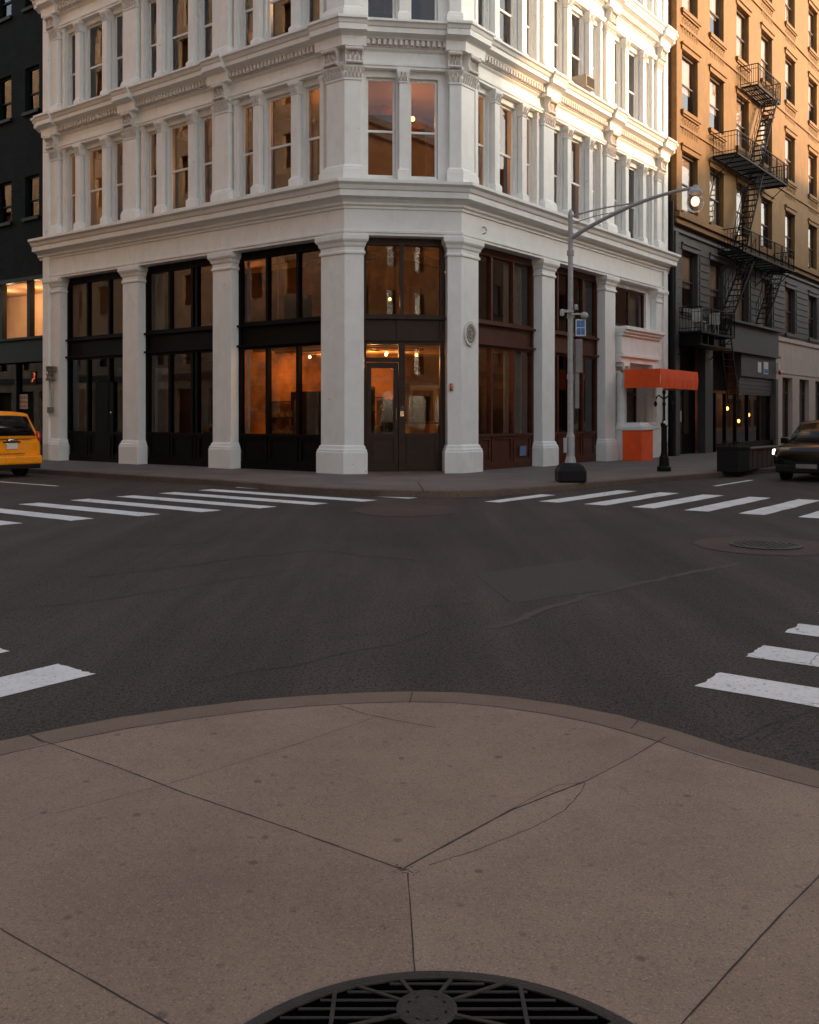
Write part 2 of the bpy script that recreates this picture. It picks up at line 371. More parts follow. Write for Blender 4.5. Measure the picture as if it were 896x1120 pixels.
# far corner: kerb path in pixels (kerb bottom edge)
lc = [gp(201, 529), gp(39, 518)]; dl = (lc[1] - lc[0]).normalized()
kr0, kr1 = gp(620, 536.2), gp(842, 517.2); dr = (kr1 - kr0).normalized()
arcpx = [(201, 529), (240, 531.2), (275, 534.2), (300, 536.8), (330, 539.2), (370, 541.5), (416, 543.4), (460, 544.4), (500, 544.3), (535, 543.3), (565, 541.5), (592, 539.0), (620, 536.2)]
far_k = [lc[0] + dl * 60] + [lc[0] + dl * 8] + [gp(*p) for p in arcpx] + [kr1, kr1 + dr * 60]
def kerb(name, path, mt, w_=.16, h=.15):   # path runs left to right with the street on its camera side
    m = M(); m.sweep(path, [(0, -.2), (0, h - .02), (-.02, h), (-w_, h), (-w_, -.2)]); return struct(name, m, mt)
def offp(path, o):
    N = len(path); ns = []; out = []
    for i in range(N - 1):
        d = (path[i + 1] - path[i]).normalized(); ns.append(Vector((d.y, -d.x)))
    for i, p in enumerate(path):
        m = ns[0] if i == 0 else ns[-1] if i == N - 1 else (ns[i - 1] + ns[i]) / (1 + ns[i - 1].dot(ns[i]))
        out.append(p + m * o)
    return out
kerb('far_kerb', far_k, MKO)
ins = offp(far_k, -.158)
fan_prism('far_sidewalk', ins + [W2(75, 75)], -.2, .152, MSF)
def strip(m, pts, w_, z, wob=.0008, step=.05):
    pts = [Vector(p) for p in pts]; dense = []
    for a, b in zip(pts[:-1], pts[1:]):
        n = max(1, int((b - a).length / step))
        for i in range(n): dense.append(a.lerp(b, i / n))
    dense.append(pts[-1]); L = []; Rr = []; off = 0
    for i, p in enumerate(dense):
        d = (dense[min(i + 1, len(dense) - 1)] - dense[max(i - 1, 0)]).normalized(); nn = Vector((-d.y, d.x))
        off = off * .8 + random.uniform(-wob, wob); ww = w_ * random.uniform(.65, 1.25)
        q = p + nn * off; L.append(q + nn * ww / 2); Rr.append(q - nn * ww / 2)
    b = len(m.v)
    for a, c in zip(L, Rr): m.v += [(a.x, a.y, z), (c.x, c.y, z)]
    for i in range(len(L) - 1): m.f.append((b + 2 * i, b + 2 * i + 1, b + 2 * i + 3, b + 2 * i + 2))
# near corner
near_px = [(-60, 822), (0, 808.5), (60, 796), (130, 783), (200, 773), (270, 764.5), (340, 759), (400, 755.8), (450, 754.8), (505, 756), (560, 761), (620, 769.5), (680, 781), (740, 797), (800, 816), (850, 829), (896, 841), (960, 856)]
nk = [gp(*p, .15) for p in near_px]
# outward (street) side must be normal (dy,-dx) of travel direction -> run right to left
nk = nk[::-1]
nk = [nk[0] + (nk[0] - nk[1]).normalized() * .8] + nk + [nk[-1] + (nk[-1] - nk[-2]).normalized() * .8]
nk = [nk[0] - U * 30] + nk + [nk[-1] - R * 30]
kerb('near_kerb', nk, MKB, w_=.22, h=.148)
insn = offp(nk, -.228)
fan_prism('near_sidewalk', insn + [Vector((0, -45))], -.2, .15, MSW)
kj = M(); strip(kj, [Vector(p) for p in insn[1:-1]], .010, .151, wob=.001)
strip(kj, [Vector(p) for p in offp(nk, -.004)[1:-1]], .008, .1493, wob=.003)
strip(kj, [Vector(p) for p in offp(nk, .03)[1:-1]], .07, .0045, wob=.012)
for x_, y_, x2, y2 in ((452, 754.5, 448, 769), (32, 803, 45, 810), (700, 786, 690, 797)): strip(kj, [gp(x_, y_, .15), gp(x2, y2, .15)], .006, .1512)
struct('kerb_joints', kj, MJT, fixn=False)
# small upstand between kerb and slab is the slab's own edge; joints in the paving
j = M(); Z = .15
def sp(*a): return [gp(x, y, Z) for x, y in a]
strip(j, sp((40, 808), (120, 836), (200, 867), (320, 908), (440, 951)), .0075, .1508)
strip(j, sp((440, 951), (500, 918), (560, 886), (640, 855)), .010, .1508)
strip(j, sp((640, 855), (690, 829), (728, 806)), .006, .1508)
strip(j, sp((470, 947), (520, 930), (580, 905), (615, 886), (636, 866), (641, 857)), .004, .1508, wob=.006)
strip(j, sp((560, 886), (590, 870), (612, 859), (640, 856)), .0035, .1508, wob=.005)
strip(j, sp((446, 955), (450, 1010), (454, 1064)), .005, .1508)
strip(j, sp((-10, 1010), (90, 1067), (190, 1124)), .005, .1508)
strip(j, sp((900, 954), (860, 995), (800, 1060), (742, 1124)), .006, .1508)
strip(j, sp((370, 772), (400, 781), (440, 789), (478, 795)), .007, .1508, wob=.006)
strip(j, sp((412, 784), (330, 812), (240, 841), (190, 856), (60, 890)), .003, .1508)
for k in range(12):
    c = gp(random.gauss(443, 6), random.gauss(953, 2.5), Z); strip(j, [c, c + Vector((random.uniform(-.02, .02), random.uniform(-.015, .015)))], .005, .1508)
struct('paving_joints', j, MJT, fixn=False)
for pts_, c0_, c1_ in ((((441, 951), (560, 886), (640, 855), (722, 812), (830, 843), (900, 864), (900, 954), (800, 1060), (742, 1124), (456, 1124), (454, 1064), (450, 1010)), (.184, .130, .098), (.293, .212, .160)),
        (((52, 812), (200, 867), (320, 908), (441, 951), (450, 1010), (454, 1064), (456, 1124), (190, 1124), (90, 1067), (-10, 1010), (-10, 829)), (.162, .114, .085), (.26, .184, .138))):
    g_ = M(); g_.add([(*gp(x_, y_, .15), .1503) for x_, y_ in pts_], [tuple(range(len(pts_)))]); o_ = struct('paving_slab', g_, concrete('slab_concrete', c0_, c1_), fixn=False)
    if o_.data.polygons[0].normal.z < 0: o_.data.flip_normals()
# far sidewalk joints
j = M()
for k in range(12):
    t = 1.0 + k * 1.75
    a = FL.p2(t, .02); b = FL.p2(t, 3.3); strip(j, [a, b], .02, .156, step=.4)
    a = FR_.p2(t, .02); b = FR_.p2(t, 4.0); strip(j, [a, b], .02, .156, step=.4)
strip(j, [FL.p2(-2, 1.8), FL.p2(20, 1.8)], .02, .1565, step=.5); strip(j, [FR_.p2(-2, 2.1), FR_.p2(20, 2.1)], .02, .1565, step=.5)
strip(j, sp((457, 527), (466, 541)), .035, .157)
struct('far_paving_joints', j, MJT, fixn=False)
# asphalt cracks and seams
j = M()
def rp(*a): return [gp(x, y) for x, y in a]
strip(j, rp((0, 668), (80, 660), (165, 649), (250, 635), (330, 622)), .014, .004, wob=.012)
strip(j, rp((90, 632), (180, 622), (280, 608), (350, 602), (400, 608), (458, 613)), .02, .004, wob=.015)
strip(j, rp((210, 748), (270, 735), (330, 727), (380, 714), (430, 706), (470, 690)), .010, .004, wob=.010)
strip(j, rp((500, 704), (560, 712), (590, 719)), .007, .004, wob=.01)
strip(j, rp((0, 612), (120, 600), (300, 590)), .018, .004, wob=.01)
strip(j, rp((800, 812), (850, 790), (896, 776), (930, 770)), .006, .004, wob=.01)
strip(j, rp((820, 820), (850, 800), (862, 780)), .004, .004, wob=.01)
struct('road_cracks', j, MCK, fixn=False)
j = M(); strip(j, rp((535, 688), (640, 652), (730, 632), (812, 616)), .09, .003, wob=.02)
struct('road_seam', j, concrete('worn_seam', (.056, .045, .0375), (.074, .059, .049), spots=False, grain=60), fixn=False)
j = M(); j.add([(*gp(560, 660), .0025), (*gp(700, 640), .0025), (*gp(640, 612), .0025), (*gp(520, 628), .0025)], [(0, 1, 2, 3)]); struct('road_patch', j, concrete('old_patch', (.040, .034, .031), (.058, .048, .043), spots=False, grain=60), fixn=False)
# crosswalk stripes, each its own painted sheet
def stripe(u0, u1, r0, r1):
    m = M(); e = .012; n = 10
    def edge(a, b): return [a.lerp(b, i / n) + Vector((random.uniform(-e, e), random.uniform(-e, e))) for i in range(n)]
    c = [W2(u0, r0), W2(u1, r0), W2(u1, r1), W2(u0, r1)]; pts = []
    for i in range(4): pts += edge(c[i], c[(i + 1) % 4])
    k = len(pts); m.add([(p.x, p.y, .004) for p in pts], [tuple(range(k))])
    o = struct('crosswalk_stripe', m, MPT, fixn=False)
    if o.data.polygons[0].normal.z < 0: o.data.flip_normals()
    o['label'] = 'white crosswalk stripe painted on the asphalt'; return o
for k in range(12): stripe(13.7 - .27 * (k * 1.12 - 6.5), 17.4, 3.6 + k * 1.12, 4.05 + k * 1.12)       # far left
for k in range(9): stripe(1.2 + k * 1.0, 1.65 + k * 1.0, 17.0, 20.7)
stripe(10.15, 10.5, 16.3, 18.6)            # far right
for k in range(3): stripe(5.5 + k * 1.04, 5.93 + k * 1.04, -.5, 3.81)          # near left
for k in range(5): stripe(-2.2, 2.24, 5.93 + k * .95, 6.35 + k * .95)          # near right
for (u0, u1, r0, r1) in ((21.2, 34, 13.55, 13.68), (8.3, 8.42, 23.4, 26.2), (8.3, 8.42, 31, 60)):
    m = M(); m.add([(*W2(u0, r0), .004), (*W2(u1, r0), .004), (*W2(u1, r1), .004), (*W2(u0, r1), .004)], [(0, 1, 2, 3)]); struct('lane_line', m, MPT, fixn=False)
# utility patches in the road
def disc(m, c, r_, z, n=40, sq=1.0, jit=0):
    m.add([(c.x + r_ * math.cos(i * 2 * math.pi / n) * (1 + random.uniform(-jit, jit)), c.y + sq * r_ * math.sin(i * 2 * math.pi / n) * (1 + random.uniform(-jit, jit)), z) for i in range(n)], [tuple(range(n))])
m = M(); c = gp(838, 597); disc(m, c, .92, .005, n=70, jit=.035); struct('road_patch', m, MRP, fixn=False)
m = M(); c2 = gp(442, 558); disc(m, c2, .95, .005, sq=1.2, n=70, jit=.08); struct('road_patch', m, MRP, fixn=False)
def manhole(c, rad, lab):
    t = thing('manhole_cover', lab, 'manhole cover', (c.x, c.y, .006))
    m = M(); m.lathe((c.x, c.y, .006), [(rad + .06, 0), (rad + .06, .012), (rad + .01, .012), (rad + .01, .002)], 40); obj('ring', m, MIR, t)
    m = M(); m.lathe((c.x, c.y, .006), [(rad, 0), (rad, .010), (rad * .97, .013)], 40)
    for a in range(-4, 5):
        for b in range(-4, 5):
            if math.hypot(a, b) < 4.2: m.box(c.x + a * rad * .21 - .02, c.x + a * rad * .21 + .02, c.y + b * rad * .21 - .02, c.y + b * rad * .21 + .02, .018, .025)
    obj('lid', m, MIR, t)
manhole(c, .40, 'round iron manhole cover in the reddish patch of road on the right')
# iron grate at the photographer's feet
gc = Vector((.075, 2.045)); GR = .64
t = thing('iron_grate', 'round cast iron grate with slots and ribs set in the brown sidewalk', 'grate', (gc.x, gc.y, .15))
m = M(); m.lathe((gc.x, gc.y, .1525), [(GR - .035, 0), (GR - .035, .006), (GR - .02, .007), (GR, .006), (GR + .006, 0)], 96); obj('rim', m, MIRW, t)
m = M(); m.lathe((gc.x, gc.y, .1522), [(0.001, 0), (GR - .03, 0), (GR - .03, .0015), (.001, .0015)], 96); obj('black_disc', m, MVO, t)  # flat black disc: darkness of the hole painted under the bars
m = M(); pitch = .037; y = gc.y - GR + pitch
while y < gc.y + GR - .02:
    hw = math.sqrt(max(0, (GR - .045) ** 2 - (y - gc.y) ** 2))
    if hw > .03: m.box(gc.x - hw, gc.x + hw, y - .0045, y + .0045, .1545, .1575)
    y += pitch
obj('bars', m, MIR, t)
m = M(); hub = Vector((.045, 2.515))
def rib(p, q, w_=.011): 
    d = (q - p).normalized(); n_ = Vector((-d.y, d.x)) * w_ / 2
    m.hexa([(*(p - n_), .155), (*(q - n_), .155), (*(q + n_), .155), (*(p + n_), .155), (*(p - n_), .1595), (*(q - n_), .1595), (*(q + n_), .1595), (*(p + n_), .1595)])
def clipg(p, d):
    q = p.copy()
    while (q - gc).length < GR - .03: q = q + d * .005
    return q
for an in (28, 152, -20, 200, 62, 118, -62, -118, -90):
    d = Vector((math.cos(math.radians(an)), math.sin(math.radians(an)))); rib(hub + d * .05, clipg(hub, d))
for an, st in ((35, (.30, 2.30)), (145, (-.2, 2.30)), (-35, (.22, 2.44)), (215, (-.13, 2.44)), (90, (.3, 1.9)), (90, (-.2, 1.9))):
    d = Vector((math.cos(math.radians(an)), math.sin(math.radians(an)))); rib(Vector(st), clipg(Vector(st), d))
obj('ribs', m, MIRW, t)
m = M(); m.lathe((hub.x, hub.y, .155), [(.080, 0), (.080, .0035), (.074, .0055), (.06, .0055), (.055, .0045), (.001, .0045)], 32); obj('medallion', m, MIRW, t)
# ------------------------------------------------------------------ wall with openings
def holes_wall(fr, t0, t1, z0, z1, holes, o=0, depth=.3, uvs=False):
    ts = sorted({t0, t1, *[x for h in holes for x in h[:2]]}); zs = sorted({z0, z1, *[x for h in holes for x in h[2:4]]})
    m = M(); m.uv = [] if uvs else None
    def q(pts, uv):
        m.add(pts, [(0, 1, 2, 3)])
        if uvs: m.uv += uv
    for a, b in zip(ts[:-1], ts[1:]):
        for c, d in zip(zs[:-1], zs[1:]):
            tm, zm = (a + b) / 2, (c + d) / 2
            if any(h[0] < tm < h[1] and h[2] < zm < h[3] for h in holes): continue
            q([fr.p(a, o, c), fr.p(b, o, c), fr.p(b, o, d), fr.p(a, o, d)], [(a, c), (b, c), (b, d), (a, d)])
    for h in holes:
        a, b, c, d = h[:4]; i = o - depth
        for e, f_ in (((a, c), (a, d)), ((b, c), (b, d)), ((a, c), (b, c)), ((a, d), (b, d))):
            q([fr.p(e[0], o, e[1]), fr.p(f_[0], o, f_[1]), fr.p(f_[0], i, f_[1]), fr.p(e[0], i, e[1])],
              [(e[0], e[1]), (f_[0], f_[1]), (f_[0] + depth, f_[1]), (e[0] + depth, e[1])])
    return m
def pane(fr, t0, t1, z0, z1, o, parent, mt, tilt=0):
    m = M(); a = [fr.p(t0, o, z0), fr.p(t1, o, z0), fr.p(t1, o + tilt, z1), fr.p(t0, o + tilt, z1)]
    nrm = (a[1] - a[0]).cross(a[2] - a[0])
    if nrm.x * fr.n.x + nrm.y * fr.n.y < 0: a = a[::-1]
    m.quad(*a); return obj('pane', m, mt, parent, fixn=False)
def sash(fr, t0, t1, z0, z1, o, parent, fm, gm, fw=.055, mid=.5, blind=None, lab=None):
    m = M(); zm = z0 + (z1 - z0) * mid
    m.fb(fr, t0, t0 + fw, o - .08, o, z0, z1); m.fb(fr, t1 - fw, t1, o - .08, o, z0, z1)
    m.fb(fr, t0 + fw, t1 - fw, o - .08, o, z1 - fw, z1); m.fb(fr, t0 + fw, t1 - fw, o - .08, o + .01, z0, z0 + fw * 1.3)
    m.fb(fr, t0 + fw, t1 - fw, o - .07, o - .012, zm - .03, zm + .03)
    wn = obj('window', m, fm, parent)
    j1, j2 = random.uniform(-.012, .012), random.uniform(-.012, .012)
    pane(fr, t0 + fw, t1 - fw, zm + .03, z1 - fw, o - .03, wn, gm, j1)
    pane(fr, t0 + fw, t1 - fw, z0 + fw * 1.3, zm - .03, o - .055, wn, gm, j2)
    if blind:
        b = M(); b.fb(fr, t0 + fw, t1 - fw, o - .15, o - .135, z1 - (z1 - z0) * blind, z1 - fw); obj('blind', b, MBL, wn)
    return wn
def bumps(m, fr, t0, t1, z0, z1, o, nt_, nz, k=1.0):
    """carved acanthus leaves: rows of curled, staggered blades"""
    dt = (t1 - t0) / nt_; dz = (z1 - z0) / nz
    for b in range(nz):
        n_ = nt_ - (b % 2)
        for a in range(n_):
            tt = t0 + dt * (a + .5 + .5 * (b % 2)); zz = z0 + dz * b; w_ = dt * .5 * random.uniform(.8, 1.0); out = .030 * k * random.uniform(.8, 1.3) + .012 * b
            H_ = dz * random.uniform(1.0, 1.15); lean = random.uniform(-.15, .15) * dt
            secs = ((0, .55, .0, .022), (.45, .95, .012, .03), (.8, .8, .03, .035), (1.0, .35, out + .02, .03), (.92, .2, out + .045, .012))
            m.loft([[fr.p(tt + lean * s_ - w_ * ww, o + oo, zz + H_ * s_), fr.p(tt + lean * s_, o + oo + th * .9, zz + H_ * s_), fr.p(tt + lean * s_ + w_ * ww, o + oo, zz + H_ * s_), fr.p(tt + lean * s_, o + oo - .01, zz + H_ * s_)] for s_, ww, oo, th in secs])
def scroll(m, fr, mid, hw, z0, z1):
    """console bracket: side ribs, a leaf between them and a rolled top"""
    for t_ in (mid - hw + .03, mid + hw - .03): m.loft([[fr.p(t_ - .025, o_, z) for o_, z in pr] for pr in [[(-.02, z0), (.05, z0), (.04, (z0 + z1) / 2), (.14, z1), (-.02, z1)]]] + [[fr.p(t_ + .025, o_, z) for o_, z in [(-.02, z0), (.05, z0), (.04, (z0 + z1) / 2), (.14, z1), (-.02, z1)]]])
    m.rod(fr.p(mid - hw + .02, .09, z1 - .08), fr.p(mid + hw - .02, .09, z1 - .08), .055, n=8)
    m.rod(fr.p(mid - hw + .02, .03, z0 + .06), fr.p(mid + hw - .02, .03, z0 + .06), .04, n=8)
    bumps(m, fr, mid - hw + .07, mid + hw - .07, z0 + .1, z1 - .14, .0, 3, 2, .8)
# ------------------------------------------------------------------ white corner building
ctr = W2((aU + aU + LEN) / 2, (bR + bR + LEN) / 2)
WB = thing('corner_building', 'white cast iron corner building with chamfered entrance and dark storefronts', 'building', (A.x, A.y, .15))
ZT = 21.6
def corner_poly(fa, ta, fb_, tb, ca, depth):   # pillar wrapping a 135 degree corner; ca = corner point
    na, nb = fa.n, fb_.n; m_ = (na + nb) / (1 + na.dot(nb))
    return [fa.p2(ta, 0), Vector(ca), fb_.p2(tb, 0), fb_.p2(tb, -depth), Vector(ca) - m_ * depth, fa.p2(ta, -depth)]
CB = Fr(B, -CD, CN)
PITCH = 4.45
def pillar_polys(wa=1.0, inset=0.0, depth=.6, ch=.66, ch2=.52):
    res = []
    res.append(('corner', corner_poly(FL, wa - inset, FC, ch, A, depth)))
    res.append(('corner', corner_poly(FR_, wa - inset, CB, ch2, B, depth)))
    for fr in (FL, FR_):
        for k in (1, 2, 3): res.append(('mid', fr.rect(k * PITCH + inset, k * PITCH + 1.0 - inset, 0, -depth)))
    return res
for kind, poly in pillar_polys():
    m = M()
    m.stack(poly, [(0, .10), (0, .72), (-.015, .76), (-.015, .80), (-.045, .83), (-.06, .90), (-.095, .93), (-.095, 6.12), (-.055, 6.14), (-.055, 6.2), (-.085, 6.22), (-.085, 6.32), (-.05, 6.36), (-.03, 6.44), (.0, 6.47), (.03, 6.52), (.03, 6.64)])
    obj('pillar', m, MW, WB, bevel=.008)
m = M(); m.sweep(FACADE, [(-.7, 6.642), (-.05, 6.642), (-.05, 6.70), (-.02, 6.72), (-.02, 6.78), (-.08, 6.80), (-.08, 7.36), (-.7, 7.36)]); obj('frieze', m, MW, WB)
def ext(path, e):  # lengthen the two ends
    a = path[0] + (path[0] - path[1]).normalized() * e; b = path[-1] + (path[-1] - path[-2]).normalized() * e
    return [a] + path[1:-1] + [b]
m = M(); m.sweep(ext(FACADE, .28), [(-.7, 7.362), (-.04, 7.362), (-.04, 7.42), (.03, 7.46), (.03, 7.52), (.10, 7.60), (.26, 7.64), (.26, 7.80), (.30, 7.82), (.34, 7.92), (.42, 7.98), (.42, 8.06), (.0, 8.12), (-.7, 8.12)])
obj('cornice', m, MW, WB)
FLS = 4.3
for s in range(3):
    z0 = 8.12 + FLS * s
    for kind, poly in pillar_polys(.88, .1, .55, .58, .46):
        m = M(); m.stack(poly, [(.0, z0), (.0, z0 + .30), (-.02, z0 + .34), (-.02, z0 + .37), (-.06, z0 + .42), (-.09, z0 + .45), (-.09, z0 + 2.72), (-.06, z0 + 2.74), (-.06, z0 + 2.78), (-.085, z0 + 2.80), (-.07, z0 + 2.98), (.0, z0 + 3.06), (.02, z0 + 3.10)])
        obj('pier', m, MW, WB, bevel=.006)
    # capitals with leaf bumps and console brackets on every pier
    spans = []
    for fr in (FL, FR_):
        spans.append((fr, 0.04, .86))
        for k in (1, 2, 3): spans.append((fr, k * PITCH + .12, k * PITCH + .88))
    spans += [(FC, .04, .55), (FC, FC_L := 3.3 - .44, 3.26)]
    for fr, ta, tb in spans:
        m = M(); bumps(m, fr, ta, tb, z0 + 2.80, z0 + 3.06, -.06, max(3, int((tb - ta) / .10)), 2, 1.0)
        obj('capital', m, MO, WB)
        m = M(); mid = (ta + tb) / 2; hw = min(.26, (tb - ta) / 2)
        prof = [(-.3, 3.12), (-.02, 3.12), (-.02, 3.16), (-.03, 3.26), (-.02, 3.36), (.02, 3.44), (.06, 3.54), (.06, 3.62), (-.3, 3.62)]
        m.loft([[fr.p(mid - hw, o_, z0 + z_) for o_, z_ in prof], [fr.p(mid + hw, o_, z0 + z_) for o_, z_ in prof]])
        scroll(m, fr, mid, hw, z0 + 3.13, z0 + 3.61)
        obj('bracket', m, MO, WB)
    # architrave, frieze, dentils, cornice
    m = M(); m.sweep(FACADE, [(-.6, z0 + 3.102), (-.12, z0 + 3.102), (-.12, z0 + 3.16), (-.09, z0 + 3.18), (-.09, z0 + 3.25), (-.17, z0 + 3.28), (-.17, z0 + 3.56), (-.10, z0 + 3.62), (-.10, z0 + 3.66), (-.6, z0 + 3.66)]); obj('frieze', m, MW, WB)
    m = M(); m.sweep(FACADE, [(-.6, z0 + 3.662), (-.06, z0 + 3.662), (-.06, z0 + 3.86), (-.6, z0 + 3.86)])
    for fr, L in ((FL, LEN), (FR_, LEN), (FC, 3.3)):
        n = int(L / .15)
        for k in range(n):
            t_ = (k + .5) * L / n; m.fb(fr, t_ - .042, t_ + .042, -.07, .045, z0 + 3.70, z0 + 3.84)
    obj('dentil_band', m, MO, WB)
    cp = [(-.6, 3.862), (.02, 3.862), (.04, 3.90), (.16, 3.96), (.20, 3.97), (.20, 4.10), (.24, 4.12), (.28, 4.20), (.34, 4.23), (.34, 4.29), (-.05, 4.30), (-.6, 4.30)]
    m = M(); m.sweep(ext(FACADE, .25), [(a, z0 + b) for a, b in cp]); obj('cornice', m, MW, WB)
    bo = [(-.1, 3.60), (.10, 3.60), (.12, 3.86), (.16, 3.90), (.28, 3.95), (.32, 3.96), (.32, 4.11), (.34, 4.13), (.37, 4.21), (.42, 4.24), (.42, 4.31), (-.1, 4.33)]
    for fr in (FL, FR_):
        for k in (1, 2, 3):
            m = M(); a_, b_ = k * PITCH + .06, k * PITCH + .94
            m.loft([[fr.p(a_, o_, z0 + z_) for o_, z_ in bo], [fr.p(b_, o_, z0 + z_) for o_, z_ in bo]]); obj('cornice_break', m, MW, WB)
    for fr, t_, path in ((FL, .95, [FL.p2(.95, 0), A, FC.p2(.62, 0)]), (FR_, .95, [FC.p2(3.3 - .5, 0), B, FR_.p2(.95, 0)])):
        m = M(); m.sweep(path, [(a, z0 + b) for a, b in bo]); obj('cornice_break', m, MW, WB)
    # window wall
    for fr, bays in ((FL, 3), (FR_, 3)):
        for k in range(bays):
            t0, t1 = k * PITCH + .9, (k + 1) * PITCH + .1
            x = t0 + .20; hs_ = [(x, x + .63), (x + 1.07, x + 2.18), (x + 2.62, x + 3.25)]
            hl = [(a, b, z0 + .16, z0 + 2.92) for a, b in hs_]
            m = holes_wall(fr, t0 - .05, t1 + .05, z0 + .0, z0 + 3.11, hl, -.30, .3); obj('window_wall', m, MW, WB, fixn=False)
            for a, b in hs_: sash(fr, a + .01, b - .01, z0 + .17, z0 + 2.91, -.40, WB, MW, MGU, .06, .47)
            for ca in ((hs_[0][1] + hs_[1][0]) / 2, (hs_[1][1] + hs_[2][0]) / 2):
                m = M(); poly = fr.rect(ca - .15, ca + .15, -.10, -.30)
                m.stack(poly, [(.03, z0), (.03, z0 + .32), (0, z0 + .36), (-.02, z0 + .40), (-.02, z0 + 2.70), (.01, z0 + 2.73), (-.01, z0 + 2.76), (.0, z0 + 2.9), (.05, z0 + 3.0), (.05, z0 + 3.10)])
                obj('column', m, MW, WB)
                m = M(); bumps(m, fr, ca - .15, ca + .15, z0 + 2.77, z0 + 2.98, -.09, 3, 2, .9); obj('column_capital', m, MO, WB)
            for ca in (t0 + .08, t1 - .08):
                m = M(); m.stack(fr.rect(ca - .07, ca + .07, -.20, -.30), [(.02, z0), (.02, z0 + .3), (0, z0 + .34), (0, z0 + 2.9), (.03, z0 + 2.98), (.03, z0 + 3.1)]); obj('column', m, MW, WB)
    hs_ = [(.64, 1.46), (1.84, 2.64)]
    m = holes_wall(FC, .4, 2.95, z0, z0 + 3.11, [(a, b, z0 + .16, z0 + 2.92) for a, b in hs_], -.30, .3); obj('window_wall', m, MW, WB, fixn=False)
    for a, b in hs_: sash(FC, a + .01, b - .01, z0 + .17, z0 + 2.91, -.40, WB, MW, MGU, .06, .47)
    m = M(); m.stack(FC.rect(1.52, 1.78, -.08, -.30), [(.03, z0), (.03, z0 + .32), (0, z0 + .36), (-.02, z0 + .40), (-.02, z0 + 2.70), (.01, z0 + 2.73), (-.01, z0 + 2.76), (.05, z0 + 3.0), (.05, z0 + 3.10)]); obj('column', m, MW, WB)
    m = M(); bumps(m, FC, 1.52, 1.78, z0 + 2.77, z0 + 2.98, -.07, 3, 2, .9); obj('column_capital', m, MO, WB)
# body: party walls, roof, floors, rooms
bc = W2(aU + LEN, bR + LEN)
m = M(); m.sweep([PR, bc, PL], [(-.0, .1), (0, ZT), (-.35, ZT), (-.35, .1)]); obj('party_wall', m, MW, WB)
inner = offp(FACADE, -.62)
def slab(name, z0, z1, mt):
    m = M(); m.prism(inner + [bc + (A - bc).normalized() * .5], z0, z1); obj(name, m, mt, WB)
slab('floor_slab', .1, .17, MIF); slab('floor_slab', 3.95, 4.35, MIC); slab('floor_slab', 7.0, 8.2, MIC); slab('floor_slab', 11.35, 12.5, MIC); slab('floor_slab', 15.65, 16.8, MIC); slab('roof', 19.95, 21.1, MRF)
def room(z0, z1, depth, mt, parts=True):
    m = M(); m.sweep(FACADE, [(-depth, z0), (-depth, z1), (-depth - .1, z1), (-depth - .1, z0)]); obj('interior_wall', m, mt, WB)
room(.17, 3.95, 5.2, MIW); room(4.35, 7.0, 4.6, MIW)
for z0 in (8.2, 12.5, 16.8): room(z0, z0 + 3.15, 3.6, MIW)
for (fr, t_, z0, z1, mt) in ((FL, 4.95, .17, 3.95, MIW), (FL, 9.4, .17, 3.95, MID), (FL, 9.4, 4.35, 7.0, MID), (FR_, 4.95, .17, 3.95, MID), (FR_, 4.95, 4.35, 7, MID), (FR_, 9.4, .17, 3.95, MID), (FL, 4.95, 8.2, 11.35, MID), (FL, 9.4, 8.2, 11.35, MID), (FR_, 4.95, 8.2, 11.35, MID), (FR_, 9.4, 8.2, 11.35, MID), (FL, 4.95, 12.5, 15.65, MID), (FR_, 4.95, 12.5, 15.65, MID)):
    m = M(); m.fb(fr, t_ - .06, t_ + .06, -.62, -5.2 if z0 < 1 else -3.6, z0, z1); obj('partition_wall', m, mt, WB)
